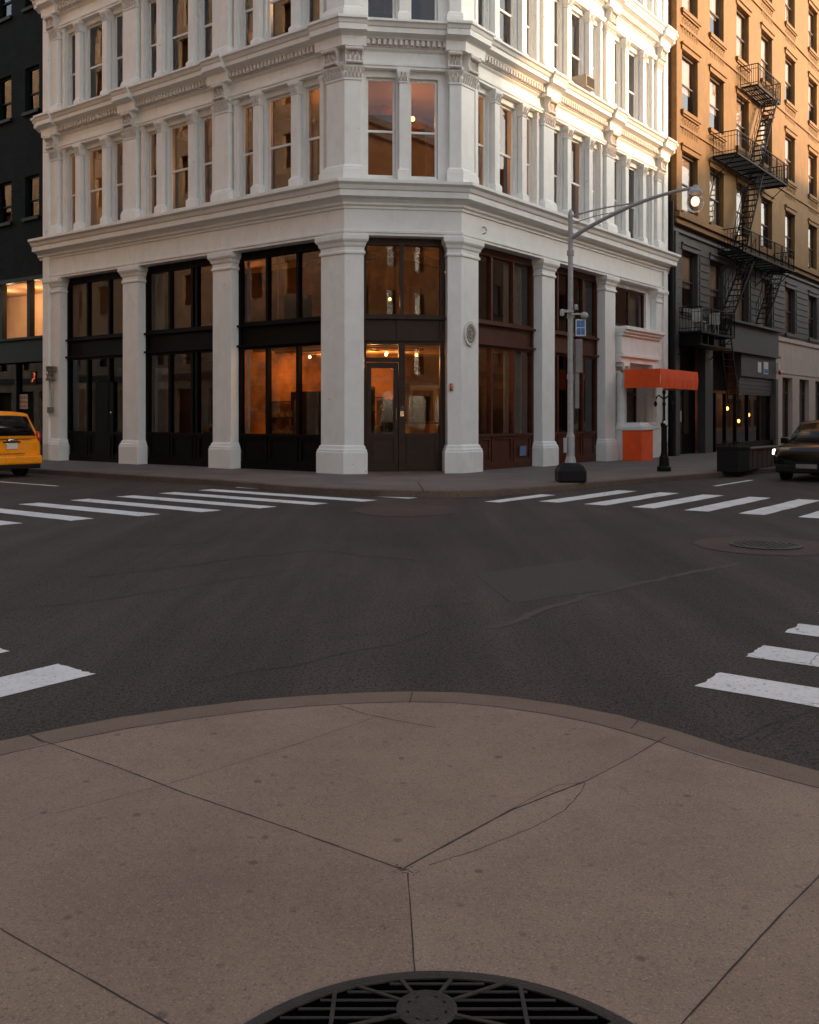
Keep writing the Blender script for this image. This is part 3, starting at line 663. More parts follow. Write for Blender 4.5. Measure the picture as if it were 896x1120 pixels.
# storefronts
def storefront(fr, t0, t1, wm, cols, door=None, lab=None, skip_low=False, o=-.42):
    m = M(); fw = .10
    def bar(a, b, c, d, oo=.0, th=.14): m.fb(fr, a, b, o - th, o + oo, c, d)
    bar(t0, t0 + fw, .15, 6.64, .02); bar(t1 - fw, t1, .15, 6.64, .02)
    bar(t0 + fw, t1 - fw, 6.42, 6.64, .02); bar(t0 + fw, t1 - fw, 4.42, 4.54, .0)
    bar(t0 + fw, t1 - fw, 3.72, 3.84, .0)
    xs = [t0 + fw + (t1 - t0 - 2 * fw) * c for c in cols]
    for x in xs[1:-1]:
        bar(x - .045, x + .045, 4.54, 6.42, .015)
        if not skip_low: bar(x - .05, x + .05, 1.2, 3.72, .015)
    bar(t0 + fw, t1 - fw, .15, .22, .02)
    sf = obj('storefront', m, wm, WB)
    if lab: sf['label'] = lab
    m = M(); m.fb(fr, t0 + fw, t1 - fw, o - .12, o - .03, 3.842, 4.418); m.sweep_ = None
    for zz in (3.80, 4.40): m.fb(fr, t0 - .02, t1 + .02, o + .003, o + .10, zz, zz + .06)
    for a, b in zip(xs[:-1], xs[1:]): pass
    obj('spandrel', m, wm, sf)
    if not skip_low:
        m = M(); m.fb(fr, t0 + fw, t1 - fw, o - .12, o - .04, .222, 1.198); m.fb(fr, t0 + fw, t1 - fw, o - .038, o + .03, 1.12, 1.2); m.fb(fr, t0 + fw, t1 - fw, o - .038, o + .012, .222, .36)
        for a, b in zip(xs[:-1], xs[1:]):
            for (p, q, c, d) in ((a + .03, a + .13, .36, 1.12), (b - .13, b - .03, .36, 1.12), (a + .13, b - .13, 1.03, 1.12), (a + .13, b - .13, .36, .44)): m.fb(fr, p, q, o - .038, o - .008, c, d)
        obj('bulkhead', m, wm, sf)
        for a, b in zip(xs[:-1], xs[1:]): pane(fr, a + .04, b - .04, 1.2, 3.72, o - .07, sf, MGL, random.uniform(-.01, .01))
    for a, b in zip(xs[:-1], xs[1:]): pane(fr, a + .04, b - .04, 4.54, 6.42, o - .07, sf, MGL, random.uniform(-.01, .01))
    return sf, xs
cols = [0, .32, .68, 1]
s1, x1 = storefront(FL, .90, 4.55, MDK, cols)
s2, x2 = storefront(FL, PITCH + .90, PITCH + 4.55, MDK, [0, .30, .36, .68, 1])
s3, x3 = storefront(FL, 2 * PITCH + .90, 2 * PITCH + 4.55, MDK, cols)
s4, x4 = storefront(FR_, .90, 4.55, MRB, cols)
s5, x5 = storefront(FR_, PITCH + .90, PITCH + 4.55, MRB, [0, .2, .45, .72, 1])
# curtains and blinds inside the glass
def curtain(fr, a, b, z0, z1, par, o=-.62, mt=MCU):
    m = M(); n = max(6, int((b - a) / .03)); v = []
    for i in range(n + 1):
        t_ = a + (b - a) * i / n; oo = o + .02 * math.sin(i * 1.9) + .012 * math.sin(i * .7)
        v += [fr.p(t_, oo, z0), fr.p(t_, oo, z1)]
    m.add(v, [(2 * i, 2 * i + 2, 2 * i + 3, 2 * i + 1) for i in range(n)]); obj('curtain', m, mt, par, fixn=False, smooth=True)
curtain(FL, 4.28, 4.42, 1.2, 3.7, s1); curtain(FL, 4.28, 4.42, 4.6, 6.4, s1); curtain(FL, 3.05, 3.12, 4.6, 6.4, s1)
curtain(FL, 8.1, 8.75, 1.2, 3.3, s2); curtain(FL, 8.3, 8.75, 4.5, 6.4, s2)
curtain(FL, 12.4, 13.1, 1.2, 2.9, s3)
curtain(FR_, 3.3, 4.4, 1.2, 3.7, s4, -.75); curtain(FR_, 3.3, 4.4, 4.6, 6.4, s4, -.75); curtain(FR_, 7.9, 8.6, 1.2, 3.7, s5, -.75); curtain(FR_, 5.6, 6.0, 1.2, 3.7, s5, -.75); curtain(FR_, 8.2, 8.75, 4.6, 6.4, s5, -.75)
# dark recessed door in the leftmost bay
m = M(); m.fb(FL, 10.75, 11.75, -.52, -.405, .2, 2.9); m.fb(FL, 10.9, 11.6, -.405, -.39, .35, 1.05); m.fb(FL, 9.9, 10.7, -.62, -.52, .2, 3.7)
dr_ = obj('door', m, MDK, WB); m = M(); m.ell(FL.p(10.85, -.38, 1.85), .03, .03, .03, FL); obj('handle', m, MCH, dr_)
m = M(); m.fb(FL, 10.7, 11.9, -.63, -.58, 2.9, 3.7); m.fb(FL, 9.9, 13.2, -.66, -.64, 2.95, 3.75); obj('transom_panel', m, MDK, WB)
# chamfer entrance
t0, t1 = .60, 2.84
m = M(); o = -.42
for a, b, c, d in ((t0, t0 + .06, .15, 6.64), (t1 - .12, t1, .15, 6.64), (t0 + .06, t1 - .12, 6.45, 6.64), (t0 + .06, t1 - .12, 4.42, 4.54), (1.56, 1.74, .15, 4.42), (1.60, 1.70, 4.54, 6.45), (t0 + .06, 1.56, 3.22, 3.34), (t0 + .06, 1.56, 3.70, 3.84), (1.74, t1 - .12, 3.70, 3.84)):
    m.fb(FC, a, b, o - .16, o + .01 * ((a * 7 + c * 3) % 1), c, d)
ce = obj('entrance_front', m, MBR, WB)
m = M(); m.fb(FC, t0 + .06, 1.558, o - .12, o - .03, 3.842, 4.418); m.fb(FC, 1.742, t1 - .12, o - .12, o - .03, 3.842, 4.418); m.fb(FC, t0, t1 + .03, o + .02, o + .10, 4.40, 4.46); m.fb(FC, t0, t1, o + .02, o + .07, 3.80, 3.85); m.fb(FC, 1.5, 1.8, o - .02, o + .012, 3.86, 4.39)
obj('spandrel', m, MBR, ce)
for a, b, c, d in ((t0 + .06, 1.60, 4.54, 6.45), (1.70, t1 - .12, 4.54, 6.45), (t0 + .06, 1.56, 3.34, 3.70), (1.74, t1 - .12, 1.25, 3.70)): pane(FC, a, b, c, d, o - .08, ce, MGL, random.uniform(-.01, .01))
m = M(); m.fb(FC, 1.742, t1 - .122, o - .12, o - .03, .2, 1.25)
for (p, q, c, d) in ((1.78, 1.88, .3, 1.2), (2.58, 2.70, .3, 1.2), (1.88, 2.58, 1.1, 1.2), (1.88, 2.58, .3, .42)): m.fb(FC, p, q, o - .03, o + .0, c, d)
obj('bulkhead', m, MBR, ce)
m = M()
for a, b, c, d in ((.67, .80, .2, 3.2), (1.42, 1.55, .2, 3.2), (.80, 1.42, 3.05, 3.2), (.80, 1.42, 1.08, 1.25), (.80, 1.42, .2, .38)): m.fb(FC, a, b, o - .12, o - .03, c, d)
m.fb(FC, .80, 1.42, o - .10, o - .06, .38, 1.08); m.fb(FC, .87, 1.35, o - .06, o - .045, .45, 1.01)
dd = obj('door', m, MBR, WB); pane(FC, .80, 1.42, 1.25, 3.05, o - .08, dd, MGL)
m = M(); m.rod(FC.p(1.485, o + .02, 1.6), FC.p(1.485, o + .02, 1.95), .018, n=8); m.rod(FC.p(1.485, o - .03, 1.63), FC.p(1.485, o + .02, 1.63), .014, n=6); m.rod(FC.p(1.485, o - .03, 1.92), FC.p(1.485, o + .02, 1.92), .014, n=6); obj('handle', m, MCH, dd)
m = M(); m.fb(FC, 1.60, 1.70, o + .012, o + .05, 1.72, 1.86); m.path([FC.p(1.62, o + .03, 1.86), FC.p(1.62, o + .03, 1.96), FC.p(1.65, o + .03, 2.0), FC.p(1.68, o + .03, 1.96), FC.p(1.68, o + .03, 1.86)], .012, 6); obj('padlock', m, MCH, dd)
m = M(); m.fb(FC, .5, 2.9, -.5, -.1, .153, .19); obj('doorstep', m, MKB, WB)
# portal in the third right bay
TP0 = 2 * PITCH
m = M(); fr = FR_; a0, a1 = TP0 + 1.0, TP0 + 4.45
hl = [(a0 + .85, a1 - .85, .15, 3.4), (a0 + .35, a1 - .35, 5.0, 6.45)]
m = holes_wall(fr, a0 - .1, a1 + .1, .15, 6.65, hl, -.32, .25); obj('portal_wall', m, MW, WB, fixn=False)
m = M(); m.fb(fr, a0 + .25, a0 + .33, -.3, -.2, 1, 1.1)
m = M()
for (o0, zz0, zz1) in ((.10, 4.72, 4.82), (.18, 4.82, 4.94), (.02, 4.62, 4.72), (-.06, 3.98, 4.62), (-.0, 3.86, 3.98), (-.10, 3.66, 3.86)):
    m.fb(fr, a0 + .02 - o0 * .2, a1 - .02 + o0 * .2, -.32, o0 + .15, zz0, zz1 - .001)
obj('portal_entablature', m, MW, WB, bevel=.01)
for ca in (a0 + .45, a1 - .45):
    m = M(); m.stack(fr.rect(ca - .30, ca + .30, .08, -.30), [(.03, .15), (.03, 1.25), (.06, 1.28), (.06, 1.34), (.0, 1.36)])
    q = fr.p(ca, -.11, 1.36); m.lathe(q, [(.24, 0), (.24, .06), (.20, .09), (.185, .14), (.17, 1.9), (.18, 1.92), (.17, 1.95)], 20)
    m.stack(fr.rect(ca - .24, ca + .24, .10, -.30), [(0, 3.52), (0, 3.655)])
    obj('portal_column', m, MW, WB)
    m = M(); bumps(m, fr, ca - .22, ca + .22, 3.28, 3.52, .03, 4, 2, 1.2)
    for sg in (-1, 1): m.ell(fr.p(ca + sg * .2, .06, 3.45), .07, .05, .07, fr, 8, 5)
    obj('portal_capital', m, MO, WB, smooth=True)
m = M(); 
for a, b, c, d in ((a0 + .85, a0 + .95, .15, 3.4), (a1 - .95, a1 - .85, .15, 3.4), (a0 + .95, a1 - .95, 3.3, 3.4), (a0 + .95, a1 - .95, 2.5, 2.6), (a0 + 1.68, a0 + 1.78, .15, 2.5), (a0 + .95, a1 - .95, .15, .9)): m.fb(fr, a, b, -.56, -.50 + .01 * ((a + c) % 1), c, d)
pd = obj('portal_door', m, MRB, WB); pane(fr, a0 + .95, a1 - .95, .9, 3.3, -.54, pd, MGL)
m = M()
for a, b, c, d in ((a0 + .35, a0 + .43, 5.0, 6.45), (a1 - .43, a1 - .35, 5.0, 6.45), (a0 + .43, a1 - .43, 6.37, 6.45), (a0 + .43, a1 - .43, 5.0, 5.08), (a0 + 1.69, a0 + 1.77, 5.08, 6.37)): m.fb(fr, a, b, -.50, -.42 + .01 * ((a + c) % 1), c, d)
ow = obj('window', m, MRB, WB); pane(fr, a0 + .4, a1 - .4, 5.05, 6.4, -.46, ow, MGL)
curtain(FR_, a0 + 2.1, a1 - .45, 5.0, 6.4, ow, -.7)
# ornamental medallion, alarm light, hooks, conduit
m = M(); c = FR_.p(.42, -.075, 4.35)
q = thing('wall_medallion', 'round carved stone medallion high on the corner pillar by the brown storefront', 'medallion', c)
m = M()
def ringf(m, fr, c0, r0, r1, o0, o1, n=24):
    rings = [[fr.p(c0[0] + rr * math.cos(i * 2 * math.pi / n), oo, c0[1] + rr * 1.15 * math.sin(i * 2 * math.pi / n)) for i in range(n)] for rr, oo in ((r1, o0), (r1, o1), (r0, o1), (r0, o0))]
    m.loft(rings)
ringf(m, FR_, (.44, 4.02), .23, .30, -.10, -.04); obj('ring', m, MO, q)
m = M(); ringf(m, FR_, (.44, 4.02), .01, .24, -.10, -.07)
for i in range(16):
    an = i * math.pi / 8; m.ell(FR_.p(.44 + .17 * math.cos(an), -.06, 4.02 + .20 * math.sin(an)), .035, .03, .04, FR_)
for i in range(9): 
    an = i * 2 * math.pi / 9; m.ell(FR_.p(.44 + .09 * math.cos(an), -.055, 4.02 + .10 * math.sin(an)), .03, .03, .035, FR_)
m.ell(FR_.p(.44, -.05, 4.02), .05, .04, .06, FR_); obj('relief', m, mat('weathered_relief', (.40, .35, .29), .8, .4, 14, bump=.3), q, smooth=True)
q = thing('alarm_lamp', 'small orange alarm lamp fixed on the white pillar right of the corner door', 'lamp', FC.p(2.98, -.08, 2.45))
m = M(); m.fb(FC, 2.94, 3.02, -.09, -.05, 2.42, 2.62); obj('bracket', m, MPL, q)
m = M(); m.ell(FC.p(2.98, -.02, 2.52), .045, .045, .10, FC, 10, 6); obj('lens', m, MOL, q, smooth=True)
q = thing('utility_fixture', 'weathered grey utility pipe and lamp bracket on the leftmost white pillar', 'wall fixture', FL.p(13.8, 0, 1.9))
m = M(); m.path([FL.p(13.85, -.06, 1.9), FL.p(13.85, -.04, 2.6), FL.p(13.85, .02, 2.9), FL.p(13.85, .0, 3.4)], .035, 8); obj('pipe', m, MGP, q)
m = M(); m.fb(FL, 13.7, 14.0, -.08, .10, 3.0, 3.1); m.fb(FL, 13.6, 14.1, -.08, .03, 3.35, 3.5); bumps(m, FL, 13.6, 14.1, 3.1, 3.5, .0, 4, 3, 1.1); m.fb(FL, 13.78, 13.92, -.07, .1, 1.85, 2.05); obj('bracket', m, mat('rusty_grey', (.16, .13, .11), .8, .4, 14), q)
q = tag(obj('pipe_hook', (lambda m: (m.path([FR_.p(1.1, -.09, 6.9), FR_.p(1.1, .02, 6.92), FR_.p(1.1, .05, 7.0), FR_.p(1.1, .0, 7.08), FR_.p(1.1, -.09, 7.1)], .022, 6), m)[1])(M()), MGP), 'small iron hook on the frieze above the first brown storefront', 'hook')
origin(q)
m = M(); m.fb(FR_, 3.72, 4.10, -.425, -.41, .50, .80); q = origin(tag(obj('notice_sheet', m, mat('blue_paper', (.12, .17, .30), .6, .05)), 'blue paper notice taped low on the brown storefront panel', 'notice'))
m = M(); m.fb(FR_, 8.02, 8.16, -.50, -.485, 3.0, 3.2); m.fb(FR_, 8.04, 8.14, -.50, -.485, 2.7, 2.95); origin(tag(obj('notice_sheet', m, mat('yellow_paper', (.55, .42, .06), .6, .05)), 'yellow paper notice stuck high inside the second brown storefront', 'notice'))
# window air conditioner
zz = 8.12 + FLS + .17; ta = PITCH + .9 + .25 + 1.2
q = thing('air_conditioner', 'window air conditioner sticking out of a sunlit third storey window', 'air conditioner', FR_.p(ta + .3, -.3, zz))
m = M(); m.fb(FR_, ta, ta + .62, -.42, .28, zz, zz + .42); obj('casing', m, mat('beige_casing', (.30, .26, .20), .6, .1), q, bevel=.02)
m = M()
for k in range(7): m.fb(FR_, ta + .05, ta + .57, .281, .295, zz + .06 + k * .045, zz + .085 + k * .045)
obj('grille', m, MPL, q)
# orange canopy and orange pedestal cover
ac = mat('orange_canopy_canvas', (.90, .10, .012), .8, .1, 3, bump=.3, bscale=14, dirt=(.60, .10, .03))
q = thing('entrance_canopy', 'flat orange canvas canopy over the white portal door', 'canopy', FR_.p((a0 + a1) / 2, .3, 2.7))
m = M(); z0_, z1_ = 2.72, 3.38; P0, P1 = .22, 1.55
m.fb(FR_, a0 - .05, a1 + .05, P0, P1, z1_ - .03, z1_); m.fb(FR_, a0 - .05, a0 - .02, P0, P1, z0_, z1_ - .031); nn_ = 42; vs_ = []
for i in range(nn_ + 1):
    t_ = a0 - .05 + (a1 - a0 + .1) * i / nn_; ph = (i % 14) / 14
    vs_ += [FR_.p(t_, P1 + .012 + .012 * math.sin(i * 1.3), z0_ - .02 * math.sin(ph * math.pi)), FR_.p(t_, P1 + .03 + .006 * math.sin(i * .8), (z0_ + z1_) / 2), FR_.p(t_, P1 + .012, z1_ + .0)]
m.add(vs_, [(3 * i + k, 3 * i + 3 + k, 3 * i + 4 + k, 3 * i + 1 + k) for i in range(nn_) for k in (0, 1)])
m.fb(FR_, a1 + .02, a1 + .05, P0, P1, z0_, z1_ - .031); obj('canvas', m, ac, q)
m = M()
for zz in (z0_ + .02, z1_ - .06):
    for pts in (((a0, P0), (a0, P1 - .03)), ((a0, P1 - .03), (a1, P1 - .03)), ((a1, P0), (a1, P1 - .03))): m.rod(FR_.p(pts[0][0], pts[0][1], zz), FR_.p(pts[1][0], pts[1][1], zz), .02, n=6)
for k in range(5): t_ = a0 + .1 + k * (a1 - a0 - .2) / 4; m.rod(FR_.p(t_, P0, z1_ - .06), FR_.p(t_, P1 - .03, z1_ - .06), .015, n=6)
obj('frame', m, MGP, q)
q = thing('pedestal_cover', 'bright orange box around the foot of the white portal column', 'box', FR_.p(a0 + .45, .5, .15))
m = M(); m.stack(FR_.rect(a0 + .02, a0 + 1.0, .12, .85), [(0, .15), (0, 1.22)]); obj('panel', m, ac, q, bevel=.01)
m = M(); m.stack(FR_.rect(a0 + .0, a0 + 1.02, .10, .87), [(.0, 1.222), (.03, 1.25), (.03, 1.36), (-.12, 1.44), (-.14, 1.50)]); obj('cap', m, MW, q)
# interior lamps and furniture
def pendant(p, lab, r_=.09, power=60, mt=MLP, cord=.6):
    q = thing('pendant_lamp', lab, 'lamp', p, 'warm lamps glowing inside the corner building')
    r_ *= .55; m = M(); m.ell(p, r_, r_, r_ * 1.1, None, 12, 8); obj('globe', m, mt, q, smooth=True)
    m = M(); m.rod(Vector(p) + Vector((0, 0, r_)), Vector(p) + Vector((0, 0, r_ + cord)), .008); obj('cord', m, MPL, q)
    if power: lamp('lamp_light', Vector(p) - Vector((0, 0, r_ + .05)), power * .15)
IE = 1.0
pendant(FL.p(9.0 - 2.3, -1.5, 8.12 + 1.6), 'glowing lamp low in a second storey window of the middle left bay', .08, 45)
pendant(FL.p(11.2, -1.6, 8.12 + 2.5), 'glowing lamp high in the second storey window of the far left bay', .10, 40, cord=.4)
pendant(FL.p(2.2, -2.0, 8.12 + 2.6), 'added lamp behind the second storey windows left of the corner', .10, 80, cord=.3)  # added: amber light inside imitates reflections in these panes
pendant(FC.p(2.2, -2.2, 8.12 + 2.4), 'added lamp behind the second storey windows above the corner door', .12, 95, cord=.5)  # added for the amber look of the chamfer panes
pendant(FR_.p(2.4, -2.0, 8.12 + 1.9), 'added lamp behind the second storey windows above the brown storefront', .10, 70, cord=.9)  # added: warm light stands in for reflected amber
pendant(FR_.p(7.0, -2.0, 8.12 + 2.6), 'added lamp behind the second storey windows above the street lamp pole', .10, 60, cord=.3)  # added to tint these windows amber from inside
pendant(FL.p(10.2, -2.0, 6.3), 'glowing lamp under the mezzanine ceiling of the far left bay', .09, 18, cord=.5)
pendant(FL.p(6.6, -2.4, 6.5), 'glowing lamp under the mezzanine ceiling of the middle left bay', .09, 40, cord=.3)
pendant(FC.p(1.45, -1.6, 5.1), 'glowing candle shaped lamp in the left upper window over the corner door', .08, 14, cord=1.8)
pendant(FR_.p(2.6, -2.4, 6.2), 'lamp behind the upper panes of the first brown storefront', .08, 12, cord=.6)
pendant(FL.p(7.2, -3, 3.5), 'glowing ceiling lamp low inside the middle left storefront', .07, 35, cord=.3)
pendant(FR_.p(2.6, -2.2, 3.4), 'lamp behind the lower panes of the first brown storefront', .08, 22, cord=.4)
q = thing('track_light', 'row of glowing spot lamps on the ceiling inside the storefront left of the corner', 'lamp', FL.p(2.6, -3, 3.9))
m = M(); m.fb(FL, .6, 4.4, -3.03, -2.97, 3.78, 3.84); obj('rail', m, MIC, q)
for k in range(4):
    m = M(); m.ell(FL.p(.9 + k * 1.05, -3, 3.62), .045, .045, .045, FL, 10, 6); obj('spot_lamp', m, MLB, q, smooth=True)
for k in range(2): lamp('lamp_light', FL.p(1.4 + 2 * k, -3, 3.45), 30)
lamp('lamp_light', FC.p(1.9, -3.2, 3.3), 13)
q = thing('track_light', 'spot lamps on the ceiling inside the corner shop behind the glass door', 'lamp', FC.p(1.6, -3.5, 3.9))
m = M(); m.fb(FC, .3, 3.0, -3.53, -3.47, 3.78, 3.84); obj('rail', m, MIC, q)
for k in range(3):
    m = M(); m.ell(FC.p(.6 + k * .95, -3.5, 3.62), .05, .05, .05, FC, 10, 6); obj('spot_lamp', m, MLP, q, smooth=True)
def shelf(fr, t0, t1, o, z1, lab, glow=False):
    q = thing('display_shelf', lab, 'shelf', fr.p((t0 + t1) / 2, o, .17))
    m = M(); n = max(3, int(z1 / .45))
    m.fb(fr, t0, t0 + .05, o - .35, o, .17, z1); m.fb(fr, t1 - .05, t1, o - .35, o, .17, z1)
    for k in range(n + 1): zz = .2 + (z1 - .25) * k / n; m.fb(fr, t0 + .05, t1 - .05, o - .35, o, zz, zz + .03)
    obj('frame', m, MFU, q)
    m = M()
    for k in range(n):
        zz = .2 + (z1 - .25) * k / n + .03; x = t0 + .1
        while x < t1 - .12:
            w_ = random.uniform(.05, .13); h = random.uniform(.12, .32)
            if random.random() < .8: m.lathe(fr.p(x + w_ / 2, o - .15, zz), [(w_ / 2, 0), (w_ / 2, h * .6), (w_ / 5, h * .75), (w_ / 5, h)], 8)
            x += w_ + random.uniform(.01, .06)
    s_ = obj('goods', m, mat('shelf_goods', (.20, .12, .07), .3, .8, 9, bump=0), q)
shelf(FL, 1.0, 2.0, -2.2, 2.6, 'tall dark shelf of bottles inside the storefront left of the corner')
shelf(FL, 3.2, 4.3, -1.4, 2.2, 'dark shelf of goods behind the left pane of the storefront left of the corner')
shelf(FC, .5, 1.3, -1.6, 2.3, 'shelf of small glowing goods behind the corner door glass')
shelf(FR_, 1.1, 2.0, -1.3, 2.6, 'shelf of goods behind the left pane of the first brown storefront')
shelf(FR_, 2.2, 3.1, -1.6, 2.4, 'dark shelf behind the middle pane of the first brown storefront')
shelf(FL, 5.6, 6.6, -1.8, 2.1, 'dark shelf inside the middle left storefront beside the white pillar')
q = thing('service_counter', 'wooden counter inside the corner shop behind the sidelight', 'counter', FC.p(2.3, -1.8, .17))
m = M(); m.fb(FC, 1.8, 2.9, -2.4, -1.8, .17, 1.5); obj('body', m, MIW, q); m = M(); m.fb(FC, 1.72, 2.98, -2.45, -1.75, 1.501, 1.56); obj('worktop', m, MFU, q)
q = thing('service_counter', 'dark counter with small objects inside the storefront left of the corner', 'counter', FL.p(1.2, -3.4, .17))
m = M(); m.fb(FL, .3, 2.6, -4.2, -3.5, .17, 1.35); obj('body', m, MFU, q); m = M(); m.fb(FL, .25, 2.65, -4.25, -3.45, 1.351, 1.40); obj('worktop', m, MIW, q)
m = M(); m.fb(FL, 2.2, 3.1, -5.19, -5.10, .17, 2.9); m.fb(FL, .4, 1.6, -5.19, -5.10, .17, 2.7); obj('inner_doorway', m, MFU, WB)
for fr, a_, b_, o_, z0_, z1_ in ((FL, 3.15, 4.5, -2.6, .17, 2.5), (FL, 1.55, 1.65, -2.0, .17, 3.2), (FL, 1.0, 1.05, -2.0, .17, 3.2), (FL, .2, .8, -2.4, .17, 2.2), (FL, 5.2, 6.4, -2.8, .17, 2.3), (FL, 7.0, 8.0, -2.2, .17, 2.7),
        (FR_, .9, 1.9, -2.4, .17, 2.5), (FR_, 2.2, 2.9, -1.5, .17, 2.3), (FR_, 5.5, 7.0, -1.8, .17, 2.4), (FC, .7, 1.1, -2.4, .17, 2.6), (FC, 2.0, 2.3, -2.6, .17, 2.5), (FL, 1.2, 2.4, -3.4, 4.35, 5.6), (FL, 3.4, 4.2, -2.0, 4.35, 5.5), (FL, 10.4, 11.6, -2.2, 4.35, 5.3), (FR_, 1.2, 2.2, -2.4, 4.35, 5.6)):
    m = M(); m.fb(fr, a_, b_, o_ - .4, o_, z0_, z1_); obj('dark_cabinet', m, MFU, WB)
for fr, t0_, t1_, zc in ((FL, .6, 4.6, 7.0), (FL, 5.1, 9.2, 7.0), (FL, 9.6, 13.6, 7.0), (FL, .6, 4.6, 3.95), (FL, 5.1, 9.2, 3.95), (FR_, .6, 4.6, 7.0), (FR_, .6, 4.6, 3.95), (FC, .3, 3.0, 7.0), (FC, .3, 3.0, 3.95)):
    m = M()
    for k in range(4): m.fb(fr, t0_, t1_, -1.2 - k * .95, -1.05 - k * .95, zc - .26, zc - .002)
    obj('ceiling_beam', m, MIC, WB)
for s_ in range(2):
    zf = 8.2 + 4.3 * s_
    for fr, L_ in ((FL, 13), (FR_, 13), (FC, 3)):
        x = .6
        while x < L_:
            w__ = random.uniform(.4, 1.2); m = M(); m.fb(fr, x, x + w__, -2.6, -2.2 + random.uniform(-.4, .5), zf, zf + random.choice([.9, 1.2, 1.9, 2.3])); obj('dark_cabinet', m, random.choice([MFU, MID, MIF]), WB); x += w__ + random.uniform(.3, 1.6)
# ------------------------------------------------------------------ dark building on the left
FD = Fr(PL + U * .03, U, -R)
DB = thing('dark_brick_building', 'dark green black brick building left of the white corner building', 'building', (*FD.p2(0, 0), .15))
hl = []
dts = [(.50, 1.42), (2.35, 3.3), (4.3, 5.25), (6.3, 7.25)]
for a, b in dts:
    for z0, z1 in ((9.05, 10.6), (12.95, 14.6), (16.8, 18.4)): hl.append((a, b, z0, z1))
m = holes_wall(FD, 0, 12, 6.85, 24, hl, -.18, .25, True); obj('wall', m, MDB, DB, fixn=False)
for a, b, c, d in hl:
    wn = sash(FD, a, b, c, d, -.30, DB, MDT, MGU, .07, .42)
    m = M(); m.fb(FD, a - .08, b + .08, -.18, -.08, c - .12, c - .001); obj('sill', m, MDT, wn)
m = M(); m.fb(FD, 0, 12, -.25, -.02, 6.70, 6.85); m.fb(FD, 0, 12, -.25, -.12, 3.75, 4.62); m.fb(FD, 0, 12, -.12, .0, 3.72, 3.82); m.fb(FD, 0, 12, -.12, .0, 4.55, 4.64)
m.fb(FD, 0, .06, -.3, -.1, .15, 6.7)
for x in (1.15, 3.05, 5.0): m.fb(FD, x - .10, x + .10, -.35, -.15, 4.64, 6.70)
for x in (2.1, 4.2, 6.2): m.fb(FD, x - .05, x + .05, -.4, -.2, .15, 3.72)
m.fb(FD, .06, 12, -.35, -.2, .15, .7); obj('shopfront', m, MDT, DB)
m = M(); m.fb(FD, 0, 12, -2.6, -2.5, 4.6, 6.8); obj('interior_wall', m, mat('pale_lit_wall', (.75, .55, .36), .8, .1, 2, bump=0), DB)
m = M(); m.fb(FD, 0, 12, -2.5, -.4, 6.72, 6.8); m.fb(FD, 0, 12, -2.5, -.4, 4.5, 4.6); obj('ceiling', m, MIC, DB)
for x0, x1 in ((.06, 1.05), (1.25, 2.95), (3.15, 4.9)): pane(FD, x0, x1, 4.64, 6.7, -.3, DB, MGL)
pane(FD, .06, 6, .7, 3.72, -.33, DB, MGL)
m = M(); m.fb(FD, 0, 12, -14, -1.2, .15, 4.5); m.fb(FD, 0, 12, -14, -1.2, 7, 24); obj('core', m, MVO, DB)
m = M()
q = thing('strip_light', 'glowing ceiling strip lights in the lit upper window of the dark building', 'lamp', FD.p(2, -1.5, 6.6))
m = M(); m.fb(FD, .4, 1.6, -1.6, -1.55, 6.45, 6.5); obj('tube', m, MLB, q)
m = M(); m.fb(FD, 2, 3.4, -2.2, -2.15, 5.9, 5.94); obj('tube', m, MLB, q)
for x in (.8, 2.6, 4.4): lamp('lamp_light', FD.p(x, -1.3, 6.3), 20, (1, .62, .34))
m = M(); m.ell(FD.p(.5, -1.6, 4.95), .1, .1, .08, None, 10, 6); origin(tag(obj('table_lamp', m, MLP, smooth=True), 'small glowing lamp low in the lit window of the dark building', 'lamp'))
q = thing('window_sign', 'small orange glowing sign in the dark shop window by the taxi', 'sign', FD.p(.9, -.28, 3.2))
m = M()
pts = [(0, 0), (.06, .12), (.16, .16), (.12, .28), (.2, .34), (.1, .4)]
m.path([FD.p(1.1 - a, -.27, 3.0 + b * .8) for a, b in pts], .02, 6); obj('tube', m, emit('neon_orange', (1, .2, .05), .2), q)
m = M(); m.fb(FD, .9, 1.3, -.32, -.30, 2.95, 3.4); obj('backing', m, MPL, q)
q = thing('poster', 'white and orange poster in the dark shop window by the taxi', 'poster', FD.p(1.6, -.3, 2.2))
m = M(); m.fb(FD, 1.45, 1.98, -.31, -.30, 2.0, 2.55); obj('sheet', m, mat('poster_paper', (.40, .36, .30), .7, .1), q)
m = M()
for k in range(3):
    for l in range(4): m.fb(FD, 1.5 + l * .12, 1.585 + l * .12, -.30 + .001, -.294, 2.06 + k * .16, 2.13 + k * .16 + .03 * (l % 2))
obj('print', m, mat('poster_print', (.35, .10, .05), .7, .5, 9), q)
